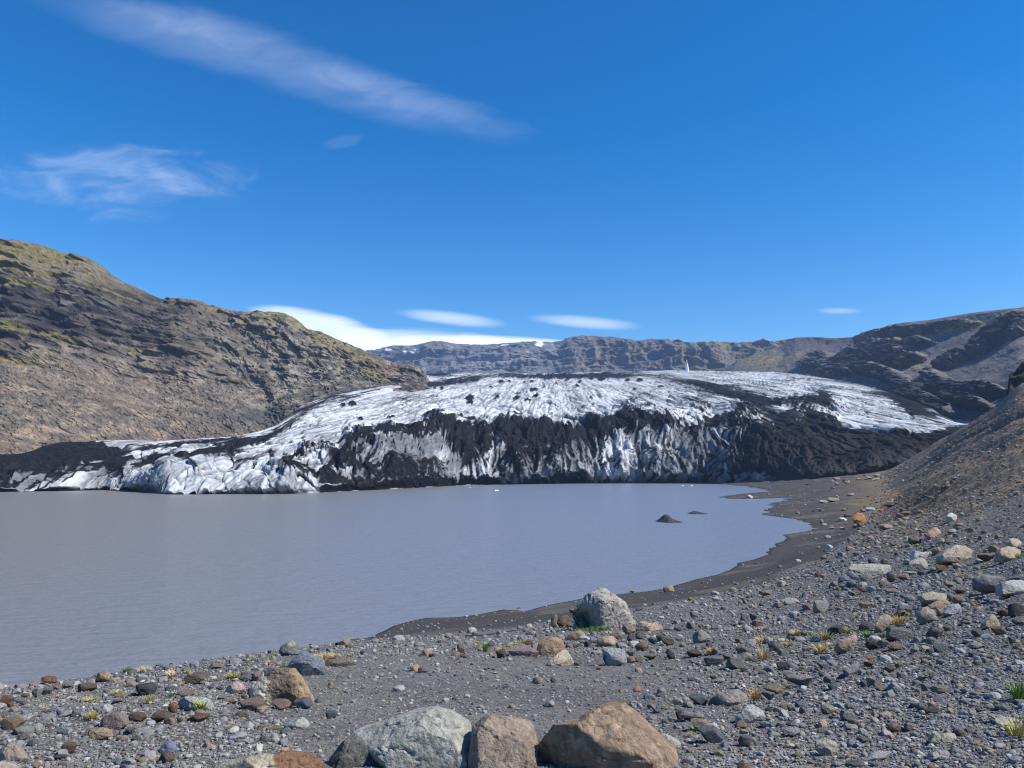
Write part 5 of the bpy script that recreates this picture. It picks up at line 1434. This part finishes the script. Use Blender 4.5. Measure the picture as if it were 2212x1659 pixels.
# green grass round the foot of the huge boulder
line = [tv('3', *p) for p in [(1490, 590), (1600, 590), (1720, 575), (1850, 555), (1960, 530), (2060, 500), (2200, 490)]]
V_, F_, off = [], [], 0
for i in range(420):
    q = rg.uniform(0, len(line) - 1.001)
    a, f_ = line[int(q)], q - int(q)
    b_ = line[int(q) + 1]
    h = ground_hit(a[0] * (1 - f_) + b_[0] * f_ + rg.normal(0, 2), a[1] * (1 - f_) + b_[1] * f_ + rg.normal(0, 2.2) + 1)
    V, Fc = blades(rg, 4, 0.05, rg.uniform(0.05, 0.14), 0.6, 0.006)
    V_.append(V + h)
    F_.append(Fc + off)
    off += len(V)
gr = link('grass', make_mesh('grass', np.concatenate(V_), np.concatenate(F_), mat=M_GRASS), kind='stuff')
gr.color = (0.10, 0.17, 0.03, 1)

# two little plants in white flower
M_PETAL = flat_mat('white_petal', (0.8, 0.8, 0.77))
for (t, x0, y0, x1, y1, lab) in [('1', 2070, 385, 2205, 475, 'low plant dotted with white flowers in front of a blue-grey stone'), ('3', 640, 715, 750, 790, 'white-flowering plant among olive tufts behind gravel stones')]:
    (a0, b0), (a1, b1) = tv(t, x0, y0), tv(t, x1, y1)
    h = ground_hit((a0 + a1) / 2, b1)
    e = bpy.data.objects.new('flowering_plant', None)
    COL.objects.link(e)
    e.location = h
    e['label'], e['category'] = claim(lab), 'plant'
    wd = (a1 - a0) * h[1] / F
    V, Fc = blades(rg, 70, 0.42 * wd, 0.5 * wd, 0.5, 0.02 * wd)
    o = link('leaves', make_mesh('leaves', V, Fc, mat=M_GRASS))
    o.color = (0.07, 0.11, 0.035, 1)
    o.parent = e
    V_, F_, off = [], [], 0
    for k in range(16):
        r_, a = 0.42 * wd * math.sqrt(rg.random()), rg.uniform(0, 6.28)
        cpt = np.array([r_ * math.cos(a), r_ * math.sin(a), 0.5 * wd * rg.uniform(0.75, 1.1)])
        VS, FS = ICO[1]
        ring = [VS * np.array([0.026, 0.026, 0.012]) * wd + cpt + 0.028 * wd * np.array([math.cos(j * 1.257), math.sin(j * 1.257), 0.3]) for j in range(5)]
        for q in ring:
            V_.append(q)
            F_.append(FS + off)
            off += len(VS)
    o = link('blossom', make_mesh('blossom', np.concatenate(V_), np.concatenate(F_), mat=M_PETAL))
    o.parent = e


# ================================================================== SINGLE THINGS
def tube(pts, radii, sides=8):
    pts = np.array(pts, float)
    tg = np.gradient(pts, axis=0)
    tg /= np.linalg.norm(tg, axis=1)[:, None]
    up_ = np.array([0.1, 0.2, 1.0])
    a = np.cross(tg, up_)
    a /= np.linalg.norm(a, axis=1)[:, None]
    b_ = np.cross(tg, a)
    th = np.linspace(0, 2 * math.pi, sides, endpoint=False)
    V = pts[:, None] + (a[:, None] * np.cos(th)[None, :, None] + b_[:, None] * np.sin(th)[None, :, None]) * np.array(radii)[:, None, None]
    i = np.arange(len(pts) * sides).reshape(len(pts), sides)
    Fq = np.stack([i[:-1], np.roll(i, -1, 1)[:-1], np.roll(i, -1, 1)[1:], i[1:]], -1).reshape(-1, 4)
    return V.reshape(-1, 3), Fq


for (t, line, r_, lab) in [('2', [(1965, 300), (2040, 268), (2110, 248), (2190, 222), (2260, 214)], 0.030, 'thin dark driftwood stick lying along the bank edge'),
                           ('3', [(100, 662), (240, 660), (400, 640), (560, 610), (700, 590), (835, 580)], 0.022, 'long thin dark stick lying on stones below the sand mound')]:
    pp = [ground_hit(*tv(t, *p)) for p in line]
    q = np.array(pp)
    q = np.stack([np.interp(np.linspace(0, 1, 24), np.linspace(0, 1, len(q)), q[:, k]) for k in range(3)], -1)
    q += np.stack([0.02 * fbm(xyz(np.linspace(0, 6, 24), 0.3, k), 3, 400 + k) for k in range(3)], -1)
    q[:, 2] += r_ * 1.3
    V, Fc = tube(q, r_ * np.linspace(1.0, 0.5, 24))
    link('driftwood_stick', make_mesh('driftwood_stick', V, Fc, np.broadcast_to([0.035, 0.03, 0.027], V.shape), mat=M_WOOD), label=claim(lab), category='stick')

# spire of ice on the glacier's skyline
Ysp = 1560.0
bp_ = world(1484.0, 804.0, Ysp)
e = bpy.data.objects.new('ice_spire', None)
COL.objects.link(e)
e.location = bp_ + np.array([0, 0, -2.0])
e['label'], e['category'] = claim('slender white ice spire alone on the glacier skyline'), 'ice spire'
M_SPIRE = flat_mat('spire_ice', (0.80, 0.82, 0.86), 0.5)
hh, tt = np.meshgrid(np.linspace(0, 1, 40), np.linspace(0, 2 * math.pi, 48, endpoint=False), indexing='ij')
prof_ = np.interp(hh, [0, 0.1, 0.4, 0.75, 0.92, 1.0], [4.1, 3.7, 3.0, 2.0, 1.5, 0.1]) * (1 + 0.16 * ridged(xyz(np.cos(tt) * 1.5, np.sin(tt) * 1.5, hh * 1.2), 3, 410))
slot = np.exp(-((tt - 4.75) / 0.16) ** 2) * sstep(0.0, 0.05, hh) * sstep(0.75, 0.6, hh)
prof_ = prof_ * (1 - 0.45 * slot)
V = xyz(np.cos(tt) * prof_ + 0.9 * hh, np.sin(tt) * prof_, hh * 20.0)
i = np.arange(40 * 48).reshape(40, 48)
Fq = np.stack([i[:-1], np.roll(i, -1, 1)[:-1], np.roll(i, -1, 1)[1:], i[1:]], -1).reshape(-1, 4)
o = link('body', make_mesh('body', V, Fq, mat=M_SPIRE))
o.parent = e
V, Fq = tube([(0.9, 0, 18.5), (0.8, 0, 21), (0.3, 0, 24), (-0.5, 0, 27.5)], [0.9, 0.7, 0.6, 0.45], 10)
o = link('tip', make_mesh('tip', V, Fq, mat=M_SPIRE))
o.parent = e

# bits of ice afloat in front of the glacier
M_FLOE = flat_mat('floe_ice', (0.74, 0.77, 0.80), 0.5)
for (x, y, w_, lab) in [(1072, 1060.5, 11, 'flat white ice floe adrift off the black glacier front'), (1015, 1054.0, 6, 'small grey-white floe close under the black glacier front'),
                        (1475, 1049.8, 6, 'white ice floe near the far end of the lake, smaller of two'), (1494, 1050.3, 7, 'white ice floe near the far end of the lake, larger of two')]:
    p = world(x, y, lake_Y(y))
    V, Fc = unit_rock(int(800 + x), 3, 9, 0.5, 0.05)
    s_ = w_ * p[1] / F
    o = link('ice_floe', make_mesh('ice_floe', V * np.array([s_, s_ * 0.8, 0.9]), Fc, smooth=False, mat=M_FLOE), label=claim(lab), category='ice floe', group='ice floes on the lake')
    o.location = (p[0], p[1], -EYE + 0.15)

# a bright yellow bag on a stone by the far beach
M_BAG = flat_mat('yellow_fabric', (0.80, 0.78, 0.03))
M_STRAP = flat_mat('dark_strap', (0.05, 0.05, 0.05))
bx_, by2 = tv('8', 731, 112)
h = ground_hit(bx_, by2)
sc2 = h[1] / F
e = bpy.data.objects.new('bag', None)
COL.objects.link(e)
e.location = h + np.array([0, 0, 0.2])
e['label'], e['category'] = claim('small bright yellow bag set on a tan stone at the far beach'), 'bag'
V, Fc = ICO[4]
V = np.sign(V) * np.abs(V) ** 0.35 * np.array([1.9, 1.3, 1.9]) * sc2 * np.array([1, 1, 1])
V = V * (1 - 0.12 * np.clip(V[:, 2:3] / (1.9 * sc2), -1, 1)) + np.array([0, 0, 2.0 * sc2])
o = link('body', make_mesh('body', V, Fc, mat=M_BAG))
o.parent = e
V, Fq = tube([(-1.0 * sc2, 0, 3.7 * sc2), (-0.7 * sc2, 0, 4.5 * sc2), (0, 0, 4.8 * sc2), (0.7 * sc2, 0, 4.5 * sc2), (1.0 * sc2, 0, 3.7 * sc2)], [0.16 * sc2] * 5)
o = link('handle', make_mesh('handle', V, Fq, mat=M_STRAP))
o.parent = e

# scrap of cream fur in the corner
cx_, cy_ = tv('1', 70, 1330)
p0 = world(cx_ - 14, cy_ + 22, 1.5)
rf = np.random.default_rng(5)
V_, F_, off = [], [], 0
VS, FS = ICO[4]
core = VS * np.array([0.028, 0.022, 0.020])
core = core * (1 + 0.12 * fbm(VS * 2, 3, 420)[:, None])
V_.append(core)
Ftri = [np.concatenate([FS, FS[:, 2:3]], 1)]
off = len(core)
for k in range(900):
    d = rf.normal(size=3)
    d /= np.linalg.norm(d)
    b0 = d * np.array([0.027, 0.021, 0.019])
    L_ = rf.uniform(0.006, 0.014) * (1.6 if rf.random() < 0.06 else 1)
    dr = d + np.array([0.6, 0, 0.3]) + rf.normal(0, 0.35, 3)
    dr /= np.linalg.norm(dr)
    q = np.array([b0, b0 + dr * L_ * 0.5 + np.array([0, 0, 0.001]), b0 + dr * L_ + np.array([0.002, 0, -0.0015])])
    V, Fq = tube(q, [0.0005, 0.0004, 0.00008], 4)
    V_.append(V)
    Ftri.append(Fq + off)
    off += len(V)
V = np.concatenate(V_)
fc_ = mix((0.62, 0.53, 0.40), (0.78, 0.72, 0.62), np.clip(0.5 + fbm(V * 60, 3, 425), 0, 1))
M_FUR = surf_mat('cream_fur', [], rough=0.8, extra=[(90.0, 0.15)])
me = make_mesh('fur', V, np.concatenate(Ftri), fc_, mat=M_FUR)
o = link('fur', me, label=claim('scrap of shaggy cream fur in the bottom corner of the picture'), category='fur')
o.location = p0

# ================================================================== SKY, SUN, AIR, CAMERA
SUN_EL, SUN_AZ = math.radians(48), math.radians(104)      # azimuth measured clockwise from the view direction
sd_ = Vector((math.sin(SUN_AZ) * math.cos(SUN_EL), math.cos(SUN_AZ) * math.cos(SUN_EL), math.sin(SUN_EL)))
sun = bpy.data.lights.new('sun', 'SUN')
sun.energy = 5.0
sun.angle = math.radians(0.53)
sun.color = (1.0, 0.955, 0.88)
so = bpy.data.objects.new('sun', sun)
COL.objects.link(so)
so.rotation_euler = (-sd_).to_track_quat('-Z', 'Y').to_euler()
so.location = (60, -20, 80)

w = bpy.data.worlds.new('World')
sc.world = w
w.use_nodes = True
nt = w.node_tree
N, L = nt.nodes, nt.links
N.clear()
out = N.new('ShaderNodeOutputWorld')
bg = N.new('ShaderNodeBackground')
L.new(bg.outputs[0], out.inputs[0])
bg.inputs[1].default_value = 0.101
sky = N.new('ShaderNodeTexSky')
sky.sky_type = 'NISHITA'
sky.sun_disc = False
sky.sun_elevation = SUN_EL
sky.sun_rotation = SUN_AZ
sky.altitude = 100
sky.air_density = 1.0
sky.dust_density = 0.2
sky.ozone_density = 3.0
hs = N.new('ShaderNodeHueSaturation')
hs.inputs['Saturation'].default_value = 1.37
hs.inputs['Hue'].default_value = 0.503
gm = N.new('ShaderNodeGamma')
gm.inputs['Gamma'].default_value = 1.15
L.new(sky.outputs[0], gm.inputs['Color'])
L.new(gm.outputs[0], hs.inputs['Color'])
tc = N.new('ShaderNodeTexCoord')
sep = N.new('ShaderNodeSeparateXYZ')
L.new(tc.outputs['Generated'], sep.inputs[0])


def M(op, a, b=None, c=None, clamp=False):
    n = N.new('ShaderNodeMath')
    n.operation = op
    n.use_clamp = clamp
    for i, x in enumerate((a, b, c)):
        if x is None:
            continue
        if isinstance(x, (int, float)):
            n.inputs[i].default_value = x
        else:
            L.new(x, n.inputs[i])
    return n.outputs[0]


yy = M('MAXIMUM', sep.outputs['Y'], 0.02)
U = M('DIVIDE', sep.outputs['X'], yy)
W_ = M('DIVIDE', sep.outputs['Z'], yy)
comb = N.new('ShaderNodeCombineXYZ')
L.new(U, comb.inputs[0])
L.new(W_, comb.inputs[1])


def uw(px, py):
    return float(xratio(px, py)), float(slope(py))


def wisps(rot, sx, sy, detail, seed, dist=0.6, rough=0.62):
    mp = N.new('ShaderNodeMapping')
    mp.inputs['Rotation'].default_value = (0, 0, rot)
    mp.inputs['Scale'].default_value = (sx, sy, 1)
    mp.inputs['Location'].default_value = (seed, seed * 0.7, 0)
    L.new(comb.outputs[0], mp.inputs[0])
    nz = N.new('ShaderNodeTexNoise')
    nz.inputs['Scale'].default_value = 1
    nz.inputs['Detail'].default_value = detail
    nz.inputs['Roughness'].default_value = rough
    nz.inputs['Distortion'].default_value = dist
    L.new(mp.outputs[0], nz.inputs[0])
    return nz.outputs['Fac']


def blob(p0, p1, half, soft, noise=None, namt=0.0, end=1.0):
    """soft-edged streak between two traced directions"""
    (ax, ay), (bx_, by_) = uw(*p0), uw(*p1)
    ln = math.hypot(bx_ - ax, by_ - ay)
    ux, uy = (bx_ - ax) / ln, (by_ - ay) / ln
    mx, my = (ax + bx_) / 2, (ay + by_) / 2
    du, dw = M('SUBTRACT', U, mx), M('SUBTRACT', W_, my)
    al = M('DIVIDE', M('ADD', M('MULTIPLY', du, ux), M('MULTIPLY', dw, uy)), ln / 2 * end)
    cr_ = M('DIVIDE', M('SUBTRACT', M('MULTIPLY', dw, ux), M('MULTIPLY', du, uy)), half / F)
    r2 = M('ADD', M('POWER', M('ABSOLUTE', al), 2.0), M('POWER', M('ABSOLUTE', cr_), 2.0))
    v = M('SUBTRACT', 1.0, r2)
    if noise is not None:
        v = M('ADD', v, M('MULTIPLY', M('SUBTRACT', noise, 0.5), namt))
    mr = N.new('ShaderNodeMapRange')
    mr.interpolation_type = 'SMOOTHSTEP'
    mr.inputs['From Min'].default_value = 0.0
    mr.inputs['From Max'].default_value = soft
    L.new(v, mr.inputs[0])
    return mr.outputs[0]


nA = wisps(0.30, 4, 14, 8, 3.1)
nB = wisps(0.75, 8, 22, 9, 8.3, 1.2)
nC = wisps(0.06, 5, 40, 5, 5.7, 0.3)
acc = None


def put(v, k):
    global acc
    v = M('MULTIPLY', v, k)
    acc = v if acc is None else M('SUBTRACT', 1.0, M('MULTIPLY', M('SUBTRACT', 1.0, acc), M('SUBTRACT', 1.0, v)))


put(M('MULTIPLY', blob((-60, -60), (1200, 320), 74, 1.7, nA, 1.3), M('ADD', 0.25, M('MULTIPLY', nB, 0.9))), 0.20)
put(blob((150, -20), (760, 140), 52, 1.6, nB, 1.6), 0.09)
put(blob((640, 140), (1180, 300), 46, 1.6, nB, 2.0), 0.09)
put(M('MULTIPLY', blob((-80, 380), (580, 400), 95, 1.5, nB, 2.6), M('MULTIPLY', nB, 1.3)), 0.19)
put(blob((300, 330), (410, 440), 22, 1.6, nB, 2.4), 0.09)
put(blob((60, 340), (200, 470), 26, 1.6, nB, 2.4), 0.06)
put(blob((690, 320), (790, 290), 20, 1.0, nB, 2.6), 0.03)
put(blob((530, 672), (860, 735), 34, 0.8, nC, 1.3), 0.68)
put(blob((560, 800), (1180, 800), 104, 0.7, nC, 1.2), 0.84)
put(blob((900, 735), (1330, 760), 24, 0.8, nC, 0.5), 0.75)
put(blob((840, 672), (1110, 704), 19, 1.3, nC, 0.7), 0.50)
put(blob((1130, 686), (1400, 706), 17, 1.3, nC, 0.7), 0.42)
put(blob((1480, 749), (1540, 747), 7, 0.8), 0.7)
put(blob((1755, 671), (1870, 672), 9, 1.5), 0.28)
mixn = N.new('ShaderNodeMixRGB')
L.new(acc, mixn.inputs[0])
L.new(hs.outputs[0], mixn.inputs[1])
mixn.inputs[2].default_value = (10.8, 11.4, 12.2, 1)
L.new(mixn.outputs[0], bg.inputs[0])

# the air between here and the far cliffs
HAZE = True
if HAZE:
    hv = [(-3500, -300, -EYE - 18), (3500, -300, -EYE - 18), (3500, 9000, -EYE - 18), (-3500, 9000, -EYE - 18)]
    hv = hv + [(x_, y_, 640) for x_, y_, z_ in hv]
    hm = bpy.data.materials.new('thin_air')
    nt2, N2, L2 = nodes_of(hm)
    o2 = N2.new('ShaderNodeOutputMaterial')
    pv = N2.new('ShaderNodeVolumePrincipled')
    pv.inputs['Color'].default_value = (0.42, 0.62, 1.0, 1)
    pv.inputs['Density'].default_value = 0.00008
    pv.inputs['Anisotropy'].default_value = 0.0
    L2.new(pv.outputs[0], o2.inputs['Volume'])
    link('haze', make_mesh('haze', hv, [(0, 3, 2, 1), (4, 5, 6, 7), (0, 1, 5, 4), (1, 2, 6, 5), (2, 3, 7, 6), (3, 0, 4, 7)], smooth=False, mat=hm), kind='stuff')

cam = bpy.data.cameras.new('camera')
cam.sensor_width = 36
cam.lens = 36 * F / 2212
cam.clip_start = 0.05
cam.clip_end = 60000
co = bpy.data.objects.new('camera', cam)
COL.objects.link(co)
co.location = (0, 0, 0)
co.rotation_euler = (math.pi / 2 + PITCH, 0, 0)
sc.camera = co
sc.view_settings.view_transform = 'Standard'
sc.view_settings.look = 'None'
sc.view_settings.exposure = 0.4
sc.view_settings.gamma = 1
sc.cycles.use_denoising = True
sc.cycles.denoising_prefilter = 'ACCURATE'
sc.cycles.pixel_filter_type = 'BLACKMAN_HARRIS'
sc.cycles.filter_width = 1.15
sc.cycles.denoiser = 'OPENIMAGEDENOISE'
sc.cycles.denoising_input_passes = 'RGB_ALBEDO_NORMAL'
sc.cycles.max_bounces = 5
sc.cycles.diffuse_bounces = 2
sc.cycles.volume_bounces = 0
